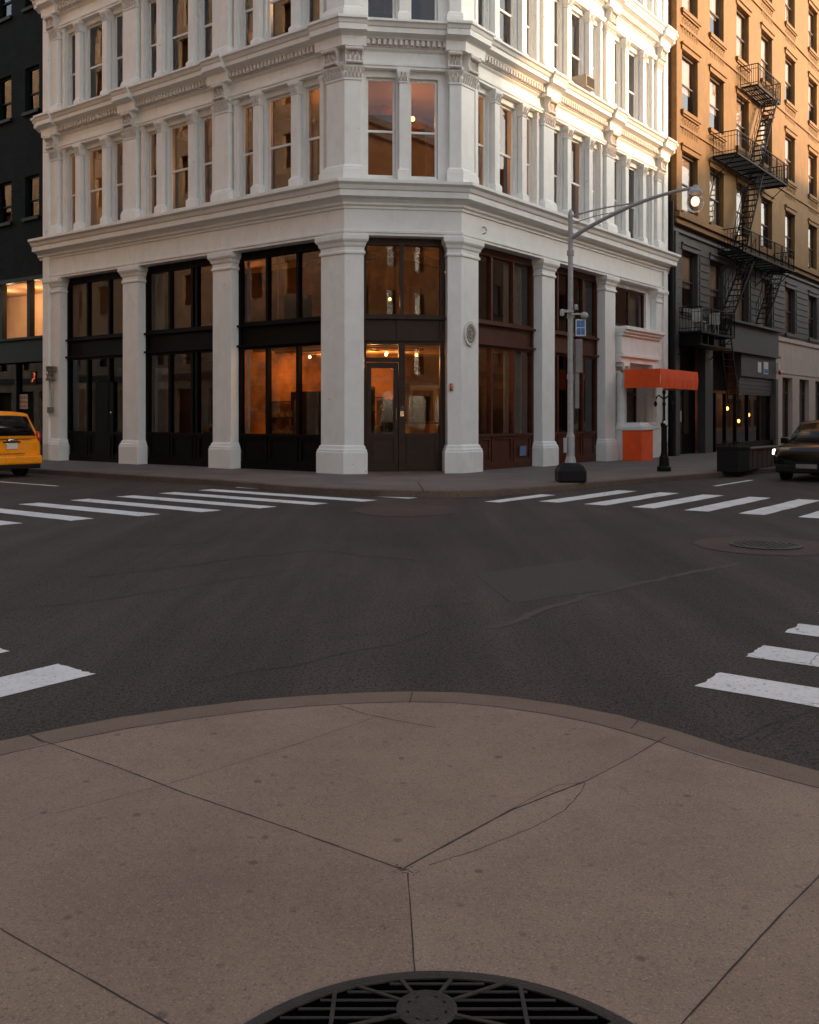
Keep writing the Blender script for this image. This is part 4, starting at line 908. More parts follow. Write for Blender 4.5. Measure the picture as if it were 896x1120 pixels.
# ------------------------------------------------------------------ orange tenement on the right
FO = Fr(PR + R * .35, R, -U)
OB = thing('tenement_building', 'orange tenement with grey painted lower storeys and a black fire escape', 'building', (*FO.p2(0, 0), .15))
cols_ = [1.10, 4.25, 7.70, 11.3, 15.3, 19.7, 23.6]; WWD = 1.75
rows = [(10.05, 12.5), (14.15, 16.6), (18.25, 20.7), (22.35, 24.8)]
hl = [(a, a + WWD, c, d) for a in cols_ for c, d in rows]
OL = 30
m = holes_wall(FO, 0, OL, 9.7, 27.5, hl, 0, .38, True); obj('wall', m, MOB, OB, fixn=False)
gh = [(a, a + WWD, 6.1, 8.5) for a in cols_]
m = holes_wall(FO, 0, OL, 5.75, 9.4, gh, 0, .38); obj('wall', m, MGY, OB, fixn=False)
m = M()
for k in range(11):
    zz = 5.95 + k * .32
    segs = []; x = .0
    for a in cols_ + [OL]:
        if zz > 8.6: continue
        segs.append((x + .02, a - .16)); x = a + WWD + .16
    for a, b in segs:
        if b > a: m.fb(FO, a, b, .002, .035, zz, zz + .26)
obj('rusticated_blocks', m, MGY, OB)
for k, (a, b, c, d) in enumerate(gh + hl):
    g_ = k < len(gh); wn = sash(FO, a + .01, b - .01, c + .01, d - .01, -.17, OB, MWF, MGU, .09, .5, blind=random.choice([.9, .95, .55, .6, .95]))
    m = M(); m.fb(FO, a - .14, b + .14, .002, .12, c - .16, c - .002); m.fb(FO, a - .06, b + .06, .002, .07, c - .24, c - .158)
    obj('sill', m, MGT if g_ else MOT, wn)
    m = M()
    if not g_ and int(c * 10) in (141, 182, 223):
        bumps(m, FO, a - .05, b + .05, c - .95, c - .35, .0, 7, 3, .8); obj('apron_ornament', m, MOT, wn); m = M()
    m.fb(FO, a - .10, b + .10, .002, .06, d + .002, d + .20); m.fb(FO, a - .16, b + .16, .002, .12, d + .198, d + .28)
    obj('lintel', m, MGT if g_ else MOT, wn)
for zz, pr, mt in ((9.40, .22, MOT), (9.62, .34, MOT), (13.42, .07, MOT), (17.5, .07, MOT), (21.6, .07, MOT), (9.1, .10, MGT)):
    m = M(); m.fb(FO, 0, OL, -.1, pr, zz, zz + (.2 if pr > .1 else .12)); obj('string_course', m, mt, OB)
m = M(); m.fb(FO, 0, .34, .003, .22, 9.9, 27.5); obj('corner_pilaster', m, MOT, OB); m = M(); m.fb(FO, .0, .32, .003, .18, .15, 9.05); obj('corner_pilaster', m, MGY, OB)
m = M(); m.fb(FO, 0, OL, -.2, .6, 27.0, 27.4); m.fb(FO, 0, OL, -.2, .8, 27.4, 27.8); obj('cornice', m, MOT, OB)
m = M(); m.fb(FO, 0, OL, -14, -1.6, .15, 27.4); m.fb(FO, 0, .2, -14, -.0, .15, 27.4); obj('core', m, MID, OB)
# ground floor of the grey part
m = M(); m.fb(FO, 5.6, 13.4, .0, .22, 4.75, 5.95); m.fb(FO, 5.5, 13.5, .0, .42, 5.95, 6.05); m.fb(FO, 5.5, 13.5, .0, .30, 4.65, 4.75)
m.fb(FO, 0, 5.6, -.3, -.05, 4.75, 5.75); m.fb(FO, 3.6, 4.5, -.3, .05, .15, 4.75); m.fb(FO, 8.0, 13.3, -.2, .12, 3.6, 4.65); m.fb(FO, 13.0, 13.4, -.2, .2, .15, 3.6)
m.fb(FO, 0.3, .9, -.3, .0, .15, 4.75)
obj('shopfront', m, MGY, OB)
m = M(); m.fb(FO, .9, 3.6, -.5, -.4, .15, 4.75); m.fb(FO, 4.5, 8.0, -.6, -.5, 2.9, 4.65); m.fb(FO, 4.5, 5.3, -.6, -.5, .15, 2.9); obj('dark_panel', m, MDK, OB)
m = M()
for k in range(9): m.fb(FO, 8.0, 13.0, -.12, .02 + .02 * (k % 2), 2.75 + k * .094, 2.75 + k * .094 + .088)
obj('roller_shutter', m, MGT, OB)
m = M(); m.fb(FO, 8.0, 13.0, -.2, .05, .15, .55)
for x in (5.3, 6.6, 8.0, 9.7, 11.4, 12.95): m.fb(FO, x - .05, x + .05, -.25, -.1, .15, 2.75)
wn = obj('shop_window', m, MDK, OB); pane(FO, 5.35, 12.9, .5, 2.75, -.18, wn, MGL)
m = M(); m.fb(FO, 1.45, 1.95, -.4, -.34, .2, 2.6); m.fb(FO, 2.2, 2.75, -.4, -.36, 1.0, 3.0); obj('door', m, MBR, OB)
m = M(); m.fb(FO, 1.5, 1.9, -.34, -.33, 1.5, 1.95); obj('notice_board', m, mat('notice_paper', (.45, .38, .32), .7, .1), OB)
m = M(); m.fb(FO, 10.4, 10.9, .121, .13, 3.85, 4.35); m.fb(FO, 11.3, 12.0, .121, .13, 3.8, 4.4); q = origin(tag(obj('shop_sign', m, MPW), 'small pale sign plates on the grey fascia above the roller shutter', 'sign'))
m = M(); m.fb(FO, 11.35, 11.95, .131, .136, 3.85, 4.05); origin(tag(obj('shop_sign', m, MBS), 'blue strip on the sign plate above the roller shutter', 'sign'))
for i, x in enumerate((6.0, 7.1, 8.8, 10.4, 11.9)):
    m = M(); p = FO.p(x, -.8, 1.5 + .3 * (i % 3)); m.ell(p, .07, .06, .09, None, 10, 6)
    o_ = origin(tag(obj('shop_lamp', m, MLP, smooth=True), 'small warm lamp glowing behind the tenement shop window', 'lamp', 'small lamps in the tenement shop window'))
lamp('lamp_light', FO.p(10.5, -.9, 2.4), 7, (1, .5, .25)); lamp('lamp_light', FO.p(6.6, -.9, 2.4), 5, (1, .45, .25))
# cream part
m = holes_wall(FO, 13.4, OL, .15, 5.75, [(14.6, 16.4, .5, 3.75), (17.7, 19.6, .5, 3.75), (20.9, 22.8, .5, 3.75), (24.2, 26.2, .5, 3.75)], .06, .35); obj('cream_wall', m, MCR, OB, fixn=False)
for a, b in ((14.6, 16.4), (17.7, 19.6), (20.9, 22.8), (24.2, 26.2)):
    m = M(); 
    for p_, q_, c_, d_ in ((a, a + .1, .5, 3.75), (b - .1, b, .5, 3.75), (a + .1, b - .1, 3.65, 3.75), (a + .1, b - .1, 2.95, 3.05), (a + .1, b - .1, .5, .65), ((a + b) / 2 - .04, (a + b) / 2 + .04, .65, 2.95)): m.fb(FO, p_, q_, -.27, -.18 + .01 * (a % 1 > .5), c_, d_)
    wn = obj('window', m, MWF, OB); pane(FO, a + .1, b - .1, .65, 2.95, -.24, wn, MGL); pane(FO, a + .1, b - .1, 3.05, 3.65, -.24, wn, MGL)
    m = M(); m.fb(FO, (a + b) / 2 + .1, b - .12, -.4, -.38, .65, 2.95); obj('curtain', m, MCU, wn)
m = M(); m.fb(FO, 13.5, OL, .06, .14, 5.6, 5.8); m.fb(FO, 13.5, OL, .061, .10, 3.95, 4.03); obj('cream_moulding', m, MCR, OB)
q = thing('alarm_box', 'small red alarm light on the pilaster between grey and cream shopfronts', 'lamp', FO.p(13.2, .25, 4.2))
m = M(); m.fb(FO, 13.1, 13.35, .2, .3, 4.0, 4.4); obj('box', m, MPW, q); m = M(); m.ell(FO.p(13.2, .33, 3.95), .12, .08, .14, FO, 10, 6); obj('lens', m, MRL, q, smooth=True)
# drain pipe in the gap
q = thing('drainpipe', 'dark green drainpipe in the gap between white building and tenement', 'drainpipe', FO.p(-.17, .0, .15))
m = M(); m.rod(FO.p(-.17, .08, .15), FO.p(-.17, .08, 10.2), .09, n=10); obj('pipe', m, MDT, q)
m = M(); 
for zz in (2.5, 5.5, 8.5): m.rod(FO.p(-.17, .08, zz), FO.p(-.17, .08, zz + .12), .115, n=10)
obj('bracket', m, MDT, q)
m = M(); m.fb(FO, -.34, -.01, -12, -.4, .15, 27); obj('gap_wall', m, MDT, OB)
# ------------------------------------------------------------------ fire escape
FE = thing('fire_escape', 'black iron fire escape zigzagging down the tenement front', 'fire escape', FO.p(6, 0, 5.1))
def balcony(t0, t1, z, dep=1.1, bars=True):
    m = M()
    for o_ in (.06, dep): m.fb(FO, t0, t1, o_ - .025, o_ + .025, z - .08, z)
    for x in (t0, t1): m.fb(FO, x - .025, x + .025, .06, dep, z - .08, z)
    n = int(dep / .11)
    for k in range(1, n): o_ = .06 + (dep - .06) * k / n; m.fb(FO, t0, t1, o_ - .03, o_ + .03, z - .03, z + .005)
    x = t0 + .6
    while x < t1: m.fb(FO, x - .02, x + .02, .06, dep, z - .075, z - .031); x += .8
    nb = max(2, int((t1 - t0) / 2.5) + 1)
    for k in range(nb):
        x = t0 + .15 + (t1 - t0 - .3) * k / (nb - 1); m.rod(FO.p(x, 0, z - 1.0), FO.p(x, dep - .05, z - .06), .022); m.rod(FO.p(x, .03, z - 1.05), FO.p(x, .03, z), .022)
    b = obj('balcony', m, MBK, FE)
    m = M(); H = .95
    def rail(p, q, na):
        m.rod(p(0) + Vector((0, 0, H)), p(1) + Vector((0, 0, H)), .025); m.rod(p(0) + Vector((0, 0, .12)), p(1) + Vector((0, 0, .12)), .016); m.rod(p(0) + Vector((0, 0, .75)), p(1) + Vector((0, 0, .75)), .012)
        for k in range(na + 1):
            c_ = p(k / na); rr = .025 if k % 8 == 0 else .010; m.rod(c_, c_ + Vector((0, 0, H)), rr)
    rail(lambda s: FO.p(t0 + (t1 - t0) * s, dep, z), None, int((t1 - t0) / .14))
    rail(lambda s: FO.p(t0, .06 + (dep - .06) * s, z), None, 8); rail(lambda s: FO.p(t1, .06 + (dep - .06) * s, z), None, 8)
    obj('railing', m, MBK, b)
def stairs(ta, za, tb, zb, o0=.35, o1=.9, name='staircase', treads=14, rails=True):
    m = M()
    for o_ in (o0, o1):
        a, b = FO.p(ta, o_, za), FO.p(tb, o_, zb)
        m.rod(a + Vector((0, 0, .06)), b + Vector((0, 0, .06)), .026); m.rod(a - Vector((0, 0, .06)), b - Vector((0, 0, .06)), .026)
        if rails:
            h = Vector((0, 0, .85)); m.rod(a + h, b + h, .016); m.rod(a + h * .5, b + h * .5, .012)
            for k in range(9): c_ = a.lerp(b, k / 8); m.rod(c_, c_ + h, .012)
    for k in range(treads + 1):
        s = k / treads; t_ = ta + (tb - ta) * s; zz = za + (zb - za) * s; m.fb(FO, t_ - .09, t_ + .09, o0, o1, zz - .015, zz + .015)
    obj(name, m, MBK, FE)
B0, B1, B2, B3 = 16.95, 13.0, 8.95, 5.1
balcony(8.1, 11.5, B0, .85); balcony(4.5, 11.8, B1); balcony(5.2, 12.9, B2); balcony(.4, 4.3, B3, 1.05)
stairs(10.9, B0, 8.2, B1); stairs(6.0, B2, 8.6, B1, .4, .95); stairs(7.6, B2, 3.6, B3); stairs(12.2, B2, 9.4, 6.1, .35, .85, treads=11)
stairs(3.9, B3 + .3, 5.0, 2.35, .55, 1.0, name='drop_ladder', treads=10, rails=False)
m = M(); 
for t_ in (.6, 1.3, 2.0): m.fb(FO, t_, t_ + .06, .1, 1.0, B3 - .5, B3 - .085)
m.fb(FO, .4, 4.2, .1, 1.0, B3 - .55, B3 - .5); obj('soffit_box', m, MBK, FE)
# white plastic chairs on the lowest balcony
def pchair(t_, o_, lab, rz):
    q = thing('plastic_chair', lab, 'chair', FO.p(t_, o_, B3), 'white chairs on the lowest fire escape balcony'); z = B3
    m = M(); m.fb(FO, t_ - .22, t_ + .22, o_ - .22, o_ + .22, z + .42, z + .46); obj('seat', m, MPW, q)
    m = M()
    for k in range(5): m.fb(FO, t_ + rz * .22, t_ + rz * .25, o_ - .2 + k * .09, o_ - .14 + k * .09, z + .46, z + .9)
    m.fb(FO, t_ + rz * .22, t_ + rz * .26, o_ - .22, o_ + .24, z + .9, z + .95); obj('backrest', m, MPW, q)
    for a in (-.2, .2):
        for b in (-.2, .2): m = M(); m.rod(FO.p(t_ + a, o_ + b, z + .005), FO.p(t_ + a * .9, o_ + b * .9, z + .42), .02, n=6); obj('leg', m, MPW, q)
pchair(2.9, .6, 'white slatted chair at the right of the lowest fire escape balcony', 1)
pchair(1.4, .6, 'white slatted chair at the left of the lowest fire escape balcony', -1)
# ------------------------------------------------------------------ street lamp
lp = gp(626.5, 528, .15) + Vector((0, .3)); LX, LY = lp
q = thing('street_lamp', 'grey street lamp with a curved arm and clear glass globe on the far corner', 'street lamp', (LX, LY, .15))
m = M()
sq = [Vector((LX - .335, LY - .335)), Vector((LX + .335, LY - .335)), Vector((LX + .335, LY + .335)), Vector((LX - .335, LY + .335))]
m.stack(sq, [(0, .15), (0, .42), (-.06, .54), (-.14, .60), (-.2, .61)]); obj('base', m, MPL, q, bevel=.05)
m = M(); m.lathe((LX, LY, 0), [(.14, .60), (.12, .70), (.10, .76), (.10, 1.25), (.075, 1.3), (.072, 1.32), (.066, 4), (.055, 6.45), (.065, 6.5), (.04, 6.62), (.01, 6.66)], 16); obj('pole', m, MGP, q, smooth=False)
m = M()
for zz in (1.2, 2.6, 4.05, 5.55): m.lathe((LX, LY, zz), [(.085, 0), (.085, .12)], 16)
m.box(LX - .17, LX - .1, LY - .1, LY + .02, .85, 1.2); obj('band', m, MGP, q)
m = M(); AD = (-U).to_3d(); L = 3.05; a0_ = Vector((LX, LY, 5.95)); pts = []
for k in range(13):
    s = k / 12; pts.append(a0_ + AD * (L * s) + Vector((0, 0, .78 * math.sin(s * math.pi / 2) ** .9)))
m.path(pts, [.055 - .02 * k / 12 for k in range(13)], 8)
a1_ = Vector((LX, LY, 6.48)); pts2 = [a1_ + (pts[7] - a1_) * (k / 6) + Vector((0, 0, .04 * math.sin(k / 6 * math.pi))) for k in range(7)]; m.path(pts2, .02, 6)
m.path([Vector((LX, LY, 6.3)), a1_.lerp(pts[5], .5) - Vector((0, 0, .05)), pts[5]], .012, 6); obj('arm', m, MGP, q)
e = pts[-1]
m = M(); m.lathe((e.x, e.y, e.z - .14), [(.16, 0), (.15, .06), (.09, .12), (.05, .18), (.04, .2)], 16); obj('cap', m, MGP, q)
m = M(); m.lathe((e.x - .0, e.y, e.z - .14), [(.12, 0), (.17, -.10), (.19, -.20), (.165, -.30), (.10, -.38), (.01, -.41)], 20); obj('globe', m, MGB, q, smooth=True)
m = M(); m.ell((e.x, e.y, e.z - .30), .095, .095, .11, None, 12, 8); obj('bulb', m, emit('street_bulb', (1, .62, .40), .8), q, smooth=True)
m = M(); rr = Vector((LX + .04, LY - .15, 0))
m.box(LX - .22, LX + .05, LY - .16, LY - .08, 4.18, 4.24); m.lathe((LX + .3, LY - .15, 4.02), [(.04, 0), (.09, .04), (.10, .09), (.07, .15), (.02, .17)], 12); m.box(LX - .02, LX + .34, LY - .17, LY - .13, 4.12, 4.16); m.lathe((LX - .22, LY - .12, 4.1), [(.05, 0), (.06, .12), (.03, .16)], 10); m.lathe((LX + .1, LY - .17, 4.24), [(.04, 0), (.05, .1), (.02, .13)], 10)
obj('sensor', m, MGP, q)
t = thing('parking_sign', 'small blue and white sign bolted to the street lamp pole', 'sign', (LX + .2, LY - .15, 3.7))
m = M(); m.box(LX + .10, LX + .34, LY - .135, LY - .12, 3.62, 4.02); obj('plate', m, MPW, t)
m = M()
for a, b in ((0, 0), (1, 0), (0, 1), (1, 1)): m.box(LX + .125 + a * .10, LX + .215 + a * .10, LY - .142, LY - .1355, 3.65 + b * .18, 3.81 + b * .18)
obj('face', m, MBS, t)
t = thing('signal_box', 'narrow grey box strapped to the street lamp pole below the blue sign', 'control box', (LX + .15, LY - .1, 2.6))
m = M(); m.box(LX + .11, LX + .27, LY - .1, LY + .1, 2.75, 3.55); m.box(LX + .10, LX + .2, LY - .06, LY + .06, 1.9, 2.75); obj('housing', m, mat('faded_grey_box', (.20, .19, .185), .6, .2), t, bevel=.01)
# black post near the canopy
bp_ = gp(726.5, 515.5, .15); X, Y = bp_
q = thing('iron_post', 'slim black iron post with a flared base in front of the orange canopy', 'post', (X, Y, .15))
m = M(); m.lathe((X, Y, .15), [(.20, 0), (.20, .12), (.15, .16), (.13, .4), (.10, .46), (.085, .55), (.08, 1.25), (.10, 1.28), (.10, 1.36), (.06, 1.4), (.035, 1.5), (.03, 2.2), (.05, 2.22), (.05, 2.3), (.01, 2.33)], 14); obj('pole', m, MBK, q)
m = M()
for d in (-.22, .2, .0): m.path([(X, Y, 2.2), (X + d * .7, Y, 2.32), (X + d, Y, 2.25), (X + d * 1.1, Y, 2.1)], .022, 6); m.ell((X + d * 1.1, Y, 2.07), .05, .05, .08, None, 8, 6)
obj('hook', m, MBK, q)
m = M(); m.ell((X + .02, Y - .05, 1.5), .07, .05, .1, None, 8, 6); obj('tag', m, MPW, q)
# black bin and brown planter wall by the kerb
c = gp(799, 516, .15)
q = thing('kerb_planter', 'black box planter standing at the kerb in front of the tenement', 'planter', (c.x, c.y, .15))
fr = Fr(c, R, -U); m = M(); m.stack(fr.rect(-.1, .9, .25, -.35), [(0, .15), (0, .78), (.02, .79), (.02, .86), (-.04, .86), (-.04, .82)]); obj('box', m, MPL, q)
m = M()
for k in range(60):
    p = fr.p(random.uniform(0, .8), random.uniform(-.28, .18), .85); m.rod(p, p + Vector((random.uniform(-.08, .08), random.uniform(-.08, .08), random.uniform(.05, .2))), .008, .002, 3)
obj('stems', m, mat('dry_stems', (.03, .035, .015), .8, .3), q)
q = thing('kerb_barrier', 'low brown wooden barrier running along the kerb behind the black planter', 'barrier', (*fr.p2(3, 0), .15))
m = M(); m.fb(fr, 1.0, 4.6, -.30, .15, .15, .74); m.fb(fr, .96, 4.64, -.34, .19, .741, .78)
for k in range(8): m.fb(fr, 1.05 + k * .45, 1.10 + k * .45, .151, .165, .17, .73)
obj('panel', m, mat('brown_barrier_wood', (.085, .05, .032), .7, .35, 7), q)
# ------------------------------------------------------------------ cars
def ring(x, zt, zb, w_, tum=.93):
    h = [(0, zb), (w_ * .8, zb), (w_ * .97, zb + .10), (w_, zb + .28), (w_, (zb + zt) / 2 + .08), (w_ * .985, zt - .14), (w_ * tum, zt - .02), (w_ * .6, zt + .012), (0, zt + .02)]
    return [(x, y, z) for y, z in h] + [(x, -y, z) for y, z in h[-2:0:-1]]
def car(name, label, cat, paint, stations, cabin, wheels, wr, extra, loc, head, L):
    q = thing(name, label, cat, (0, 0, 0)); LOC[q.name] = Vector((0, 0, 0))
    m = M(); m.loft([ring(*s) for s in stations]); body = obj('body', m, paint, q, smooth=True, sub=1)
    (xb0, xb1, wb, zb), (xt0, xt1, wt, zt) = cabin
    def cp(a, b, c):  # a along, b across, c up in 0..1
        y0 = -wb + 2 * wb * b; y1 = -wt + 2 * wt * b; x0 = xb0 + (xb1 - xb0) * a; x1 = xt0 + (xt1 - xt0) * a
        bow = .05 * (1 - (2 * b - 1) ** 2); bx = (-bow if a < .5 else bow) * (abs(2 * a - 1) ** 6)
        return Vector((x0 + (x1 - x0) * c + bx, y0 + (y1 - y0) * c, zb + (zt - zb) * c + (.05 * (1 - (2 * b - 1) ** 2) + .02 * (1 - (2 * a - 1) ** 2)) * c))
    m = M(); N = 12; rings = []
    def rect_ring(c, ins=0):
        pts = [(i / N, 0) for i in range(N)] + [(1, i / N) for i in range(N)] + [(1 - i / N, 1) for i in range(N)] + [(0, 1 - i / N) for i in range(N)]
        out = []
        for a, b in pts:
            a2 = .5 + (a - .5) * (1 - ins); b2 = .5 + (b - .5) * (1 - ins)
            # round the corners
            da, db = abs(a2 - .5) * 2, abs(b2 - .5) * 2
            if da > .9 and db > .9: a2 = .5 + (a2 - .5) * .985; b2 = .5 + (b2 - .5) * .96
            out.append(cp(a2, b2, c))
        return out
    rings = [rect_ring(c) for c in (0, .25, .5, .75, .92, 1)] + [rect_ring(1.0, i) for i in (.12, .3, .6, .95)]
    for rg in rings[-4:]:
        for p in rg: p.z += .025
    m.loft(rings); obj('cabin', m, paint, q, smooth=True)
    def glassq(side, a0, a1, c0, c1, nm='window', mt=MCG):
        m = M(); n = 8; vs = []; off = .012
        for i in range(n + 1):
            for k in (0, 1):
                s = a0 + (a1 - a0) * i / n; c = c0 if k == 0 else c1
                if side == 'rear': p = cp(0, s, c) + Vector((-off, 0, .0))
                elif side == 'front': p = cp(1, s, c) + Vector((off, 0, .004))
                elif side == 'l': p = cp(s, 1, c) + Vector((0, off, 0))
                else: p = cp(s, 0, c) + Vector((0, -off, 0))
                vs.append(p)
        m.add(vs, [(2 * i, 2 * i + 2, 2 * i + 3, 2 * i + 1) for i in range(n)])
        o_ = obj(nm, m, mt, q, smooth=True); md = o_.modifiers.new('thick', 'SOLIDIFY'); md.thickness = .008; md.offset = 0
        return o_
    extra(q, cp, glassq)
    for wx, wy in wheels:
        m = M()
        def cyl(m, r_, y0, y1, n=28):
            for_pts = [[(wx + r_ * math.cos(2 * math.pi * i / n), yy, wr + r_ * math.sin(2 * math.pi * i / n)) for i in range(n)] for yy in (y0, y1)]
            m.loft(for_pts)
        sg = 1 if wy > 0 else -1
        cyl(m, wr + .05, wy - .10 * sg, wy + .006 * sg); obj('wheel_arch', m, MPL, q)
        m = M(); cyl(m, wr, wy - .19 * sg, wy + .025 * sg); wh = obj('wheel', m, MTY, q, bevel=.02)
        m = M(); cyl(m, wr * .66, wy + .026 * sg, wy + .035 * sg)
        rim = obj('rim', m, MPL, wh); m = M()
        for k in range(5):
            an = 2 * math.pi * k / 5; m.rod((wx, wy + .045 * sg, wr), (wx + wr * .62 * math.cos(an), wy + .045 * sg, wr + wr * .62 * math.sin(an)), .035, .03)
        obj('spokes', m, MRM, wh)
    q.location = (loc.x, loc.y, .0); q.rotation_euler = (0, 0, math.atan2(head.y, head.x)); return q
def taxi_extra(q, cp, gq):
    gq('rear', .08, .92, .12, .88, 'rear_window'); gq('front', .08, .92, .08, .92, 'windshield')
    for s in ('l', 'r'): gq(s, .06, .36, .12, .86); gq(s, .39, .66, .10, .86); gq(s, .69, .92, .10, .80)
    for sg in (-1, 1):
        m = M(); m.ell((.10, sg * .86, 1.12), .10, .085, .17, None, 12, 8); obj('taillight', m, MRL, q, smooth=True)
    m = M(); m.box(-.035, .02, -.17, .17, .80, .97); obj('licence_plate', m, MPW, q, bevel=.01)
    m = M(); m.box(-.04, .02, -.25, .25, .98, 1.02); m.box(-.04, .02, -.6, .6, 1.075, 1.085); obj('trim', m, MPL, q)
    m = M(); m.box(-.12, .1, -.9, .9, .36, .62); obj('bumper', m, MYT, q, bevel=.06)
    m = M(); m.box(-.08, .2, -.85, .85, .24, .36); obj('diffuser', m, MPL, q, bevel=.02)
    m = M(); m.box(2.0, 2.25, -.45, .45, 1.90, 2.06); obj('roof_light', m, MPW, q, bevel=.03)
    m = M(); m.box(-.03, .0, .45, .7, .73, .75); m.box(-.03, .0, -.4, .35, .665, .675); obj('badge', m, MPL, q)
    m = M(); m.ell((-.05, 0, 1.045), .03, .16, .05, None, 12, 6); obj('emblem', m, MCH, q, smooth=True)
    for sg in (-1, 1):
        m = M(); m.rod((3.2, sg * .9, 1.15), (3.2, sg * 1.05, 1.2), .03); m.box(3.12, 3.26, sg * 1.05 - .1, sg * 1.05 + .1, 1.1, 1.28); obj('mirror', m, MYT, q)
tc_ = W2(25.15, 14.72)
car('taxi', 'yellow taxi van seen from behind at the left kerb', 'taxi', MYT,
    [(0, .95, .34, .80), (.02, 1.14, .30, .90), (.10, 1.16, .28, .955), (.5, 1.17, .26, .97), (2.0, 1.14, .24, .98), (3.3, 1.08, .24, .97), (3.9, 1.02, .24, .96), (4.5, .86, .25, .90), (4.72, .74, .28, .80), (4.80, .62, .34, .66)],
    ((.03, 3.75, .93, 1.08), (.38, 2.75, .74, 1.78)), [(.95, .88), (.95, -.88), (3.85, .88), (3.85, -.88)], .33, taxi_extra, tc_, U, 4.8)
def suv_extra(q, cp, gq):
    gq('rear', .08, .92, .12, .88, 'rear_window'); gq('front', .05, .95, .06, .93, 'windshield')
    for s in ('l', 'r'): gq(s, .06, .34, .12, .84); gq(s, .37, .64, .10, .84); gq(s, .67, .93, .10, .78)
    L = 4.7
    for sg in (-1, 1):
        m = M()
        rings = [[(L - .2, sg * .50, .66), (L - .035, sg * .50, .66), (L - .06, sg * .50, .79), (L - .2, sg * .50, .79)], [(L - .45, sg * .93, .70), (L - .17, sg * .93, .70), (L - .22, sg * .93, .84), (L - .45, sg * .93, .84)]]
        m.loft(rings); hl_ = obj('headlight', m, MHL, q, bevel=.015)
        m = M(); m.ell((L - .13, sg * .62, .44), .05, .10, .05, None, 10, 6); obj('fog_light', m, MCH, q, smooth=True)
        m = M(); m.rod((2.95, sg * .88, .98), (2.95, sg * 1.02, 1.02), .03); m.box(2.88, 3.02, sg * 1.05 - .1, sg * 1.05 + .1, .95, 1.12); obj('mirror', m, MBC, q, bevel=.02)
    m = M()
    for k in range(5): m.box(L - .16, L - .08, -.46, .46, .53 + k * .05, .555 + k * .05)
    obj('grille', m, MPL, q)
    m = M(); m.box(L - .12, L - .06, -.46, .46, .79, .81); m.box(L - .08, L - .03, -.45, .45, .47, .49); obj('trim', m, MCH, q)
    m = M(); m.box(L - .10, L - .03, .05, .33, .64, .70); obj('emblem', m, MOL, q)
    m = M(); m.box(L - .25, L + .02, -.80, .80, .22, .46); obj('bumper', m, MPL, q, bevel=.05)
    m = M(); m.box(L - .0, L + .035, -.26, .26, .36, .47); obj('licence_plate', m, mat('dim_plate', (.2, .2, .19), .5, .3, 9), q)
    m = M()
    for sg in (-1, 1): m.rod((1.2, sg * .60, 1.55), (2.6, sg * .62, 1.54), .018)
    obj('roof_rail', m, MPL, q)
sc_ = W2(6.95, 26.2 + 4.7)
car('black_car', 'black car with a lit headlight coming towards the crosswalk at the right', 'car', MBC,
    [(0, .92, .34, .75), (.1, 1.0, .30, .88), (.6, 1.04, .26, .93), (2.0, 1.04, .25, .95), (3.2, 1.03, .25, .95), (3.8, 1.00, .25, .95), (4.35, .95, .26, .94), (4.58, .90, .28, .88), (4.68, .80, .32, .80), (4.70, .60, .36, .70)],
    ((.15, 3.50, .90, .97), (.75, 2.75, .70, 1.53)), [(.9, .84), (.9, -.84), (3.8, .84), (3.8, -.84)], .34, suv_extra, sc_, -R, 4.7)
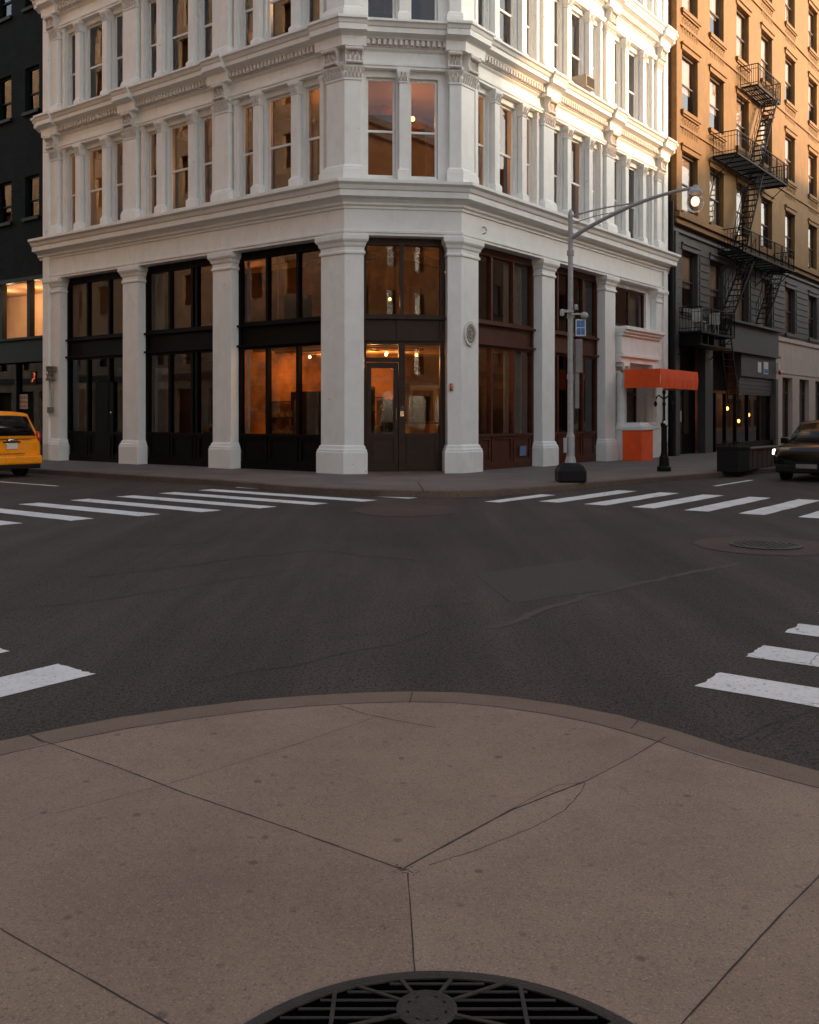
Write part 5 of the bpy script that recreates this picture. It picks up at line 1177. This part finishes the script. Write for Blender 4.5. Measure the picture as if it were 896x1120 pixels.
# ------------------------------------------------------------------ unseen buildings across the streets, sized and coloured for shadow, reflection and bounce
def block(u0, u1, r0, r1, H, mt, lab, faces, wmat=MWF):
    c = W2((u0 + u1) / 2, (r0 + r1) / 2)
    q = thing('street_building', lab, 'building', (c.x, c.y, .0))
    P = {'+u': (Fr(W2(u1, r0), R, U), r1 - r0), '-u': (Fr(W2(u0, r0), R, -U), r1 - r0), '+r': (Fr(W2(u0, r1), U, R), u1 - u0), '-r': (Fr(W2(u0, r0), U, -R), u1 - u0)}
    m = M(); m.prism([W2(u0 + .5, r0 + .5), W2(u1 - .5, r0 + .5), W2(u1 - .5, r1 - .5), W2(u0 + .5, r1 - .5)], 0, H - .4); obj('core', m, MID, q)
    for f, (fr, L) in P.items():
        hl = []
        if f in faces:
            n = max(2, int(L / 2.9)); p = L / n
            for k in range(n):
                z = 5.2
                while z + 2.1 < H - 1: hl.append((k * p + p / 2 - .6, k * p + p / 2 + .6, z, z + 2.0)); z += 3.7
            for k in range(n): hl.append((k * p + .35, (k + 1) * p - .35, .6, 3.6))
        m = holes_wall(fr, 0, L, 0, H, hl, 0, .25, True); obj('wall', m, mt, q, fixn=False)
        if hl and len(hl) < 95:
            for a, b, c_, d in hl:
                m = M(); m.fb(fr, a, b, -.24, -.20, c_ + (d - c_) / 2 - .03, c_ + (d - c_) / 2 + .03); m.fb(fr, a - .08, b + .08, 0.002, .1, c_ - .12, c_ - .002); wn = obj('window', m, wmat, q)
                pane(fr, a, b, c_, d, -.22, wn, MGU)
        m = M(); m.fb(fr, -.3, L + .3, .003, .4, H - .5, H + .0); m.fb(fr, -.2, L + .2, .003, .15, 4.2, 4.6); obj('cornice', m, MOT if mt is BK1 else MGT, q)
    m = M(); m.prism([W2(u0 + .02, r0 + .02), W2(u1 - .02, r0 + .02), W2(u1 - .02, r1 - .02), W2(u0 + .02, r1 - .02)], H - .35, H - .05); obj('roof', m, MRF, q)
    return q
BK4 = brick('golden_brick', (.42, .20, .075), (.50, .25, .10), (.32, .2, .12)); BK1 = brick('red_brick', (.30, .12, .06), (.36, .16, .085), (.25, .2, .16)); BK2 = brick('brown_brick', (.13, .075, .05), (.17, .10, .065), (.12, .1, .08)); BK3 = brick('buff_brick', (.50, .38, .26), (.58, .44, .30), (.4, .35, .3))
block(-46, -4.5, 19.5, 36.5, 19.0, BK3, 'unseen buff brick building on the right corner across the street', ('+u', '-r'))  # depth and roof block low sun on the foreground; buff brick bounces light
block(-46, -4.5, 36.5, 58, 15.5, BK3, 'unseen low buff brick building across the street from the white facade', ('+u',))  # roofline shaped to set the sun patch edge; buff brick for bounce
block(-46, -4.5, 58, 150, 19, BK1, 'unseen tall red brick building across the street from the tenement', ('+u',))  # height shades the tenement, length fills its window reflections
block(-26, -6, -26, -6, 23.0, BK4, 'golden brick building behind the photographer on the near corner', ('+u', '+r'))
block(14.5, 32, -24, -.5, 31, BK2, 'unseen brown brick building on the left corner across the street', ('-u', '+r'))  # raised to cut sky light on the left facade
block(32, 75, -24, -.5, 33, BK3, 'unseen buff brick building further along the left street', ('+r',))  # raised to darken reflections in the left upper windows
fan_prism('side_sidewalk', [W2(-1, 16.5), W2(-1, 110), W2(-30, 110), W2(-30, 16.5)], -.2, .15, MSF)
fan_prism('side_sidewalk', [W2(11, 3), W2(90, 3), W2(90, -40), W2(11, -40)], -.2, .15, MSF)
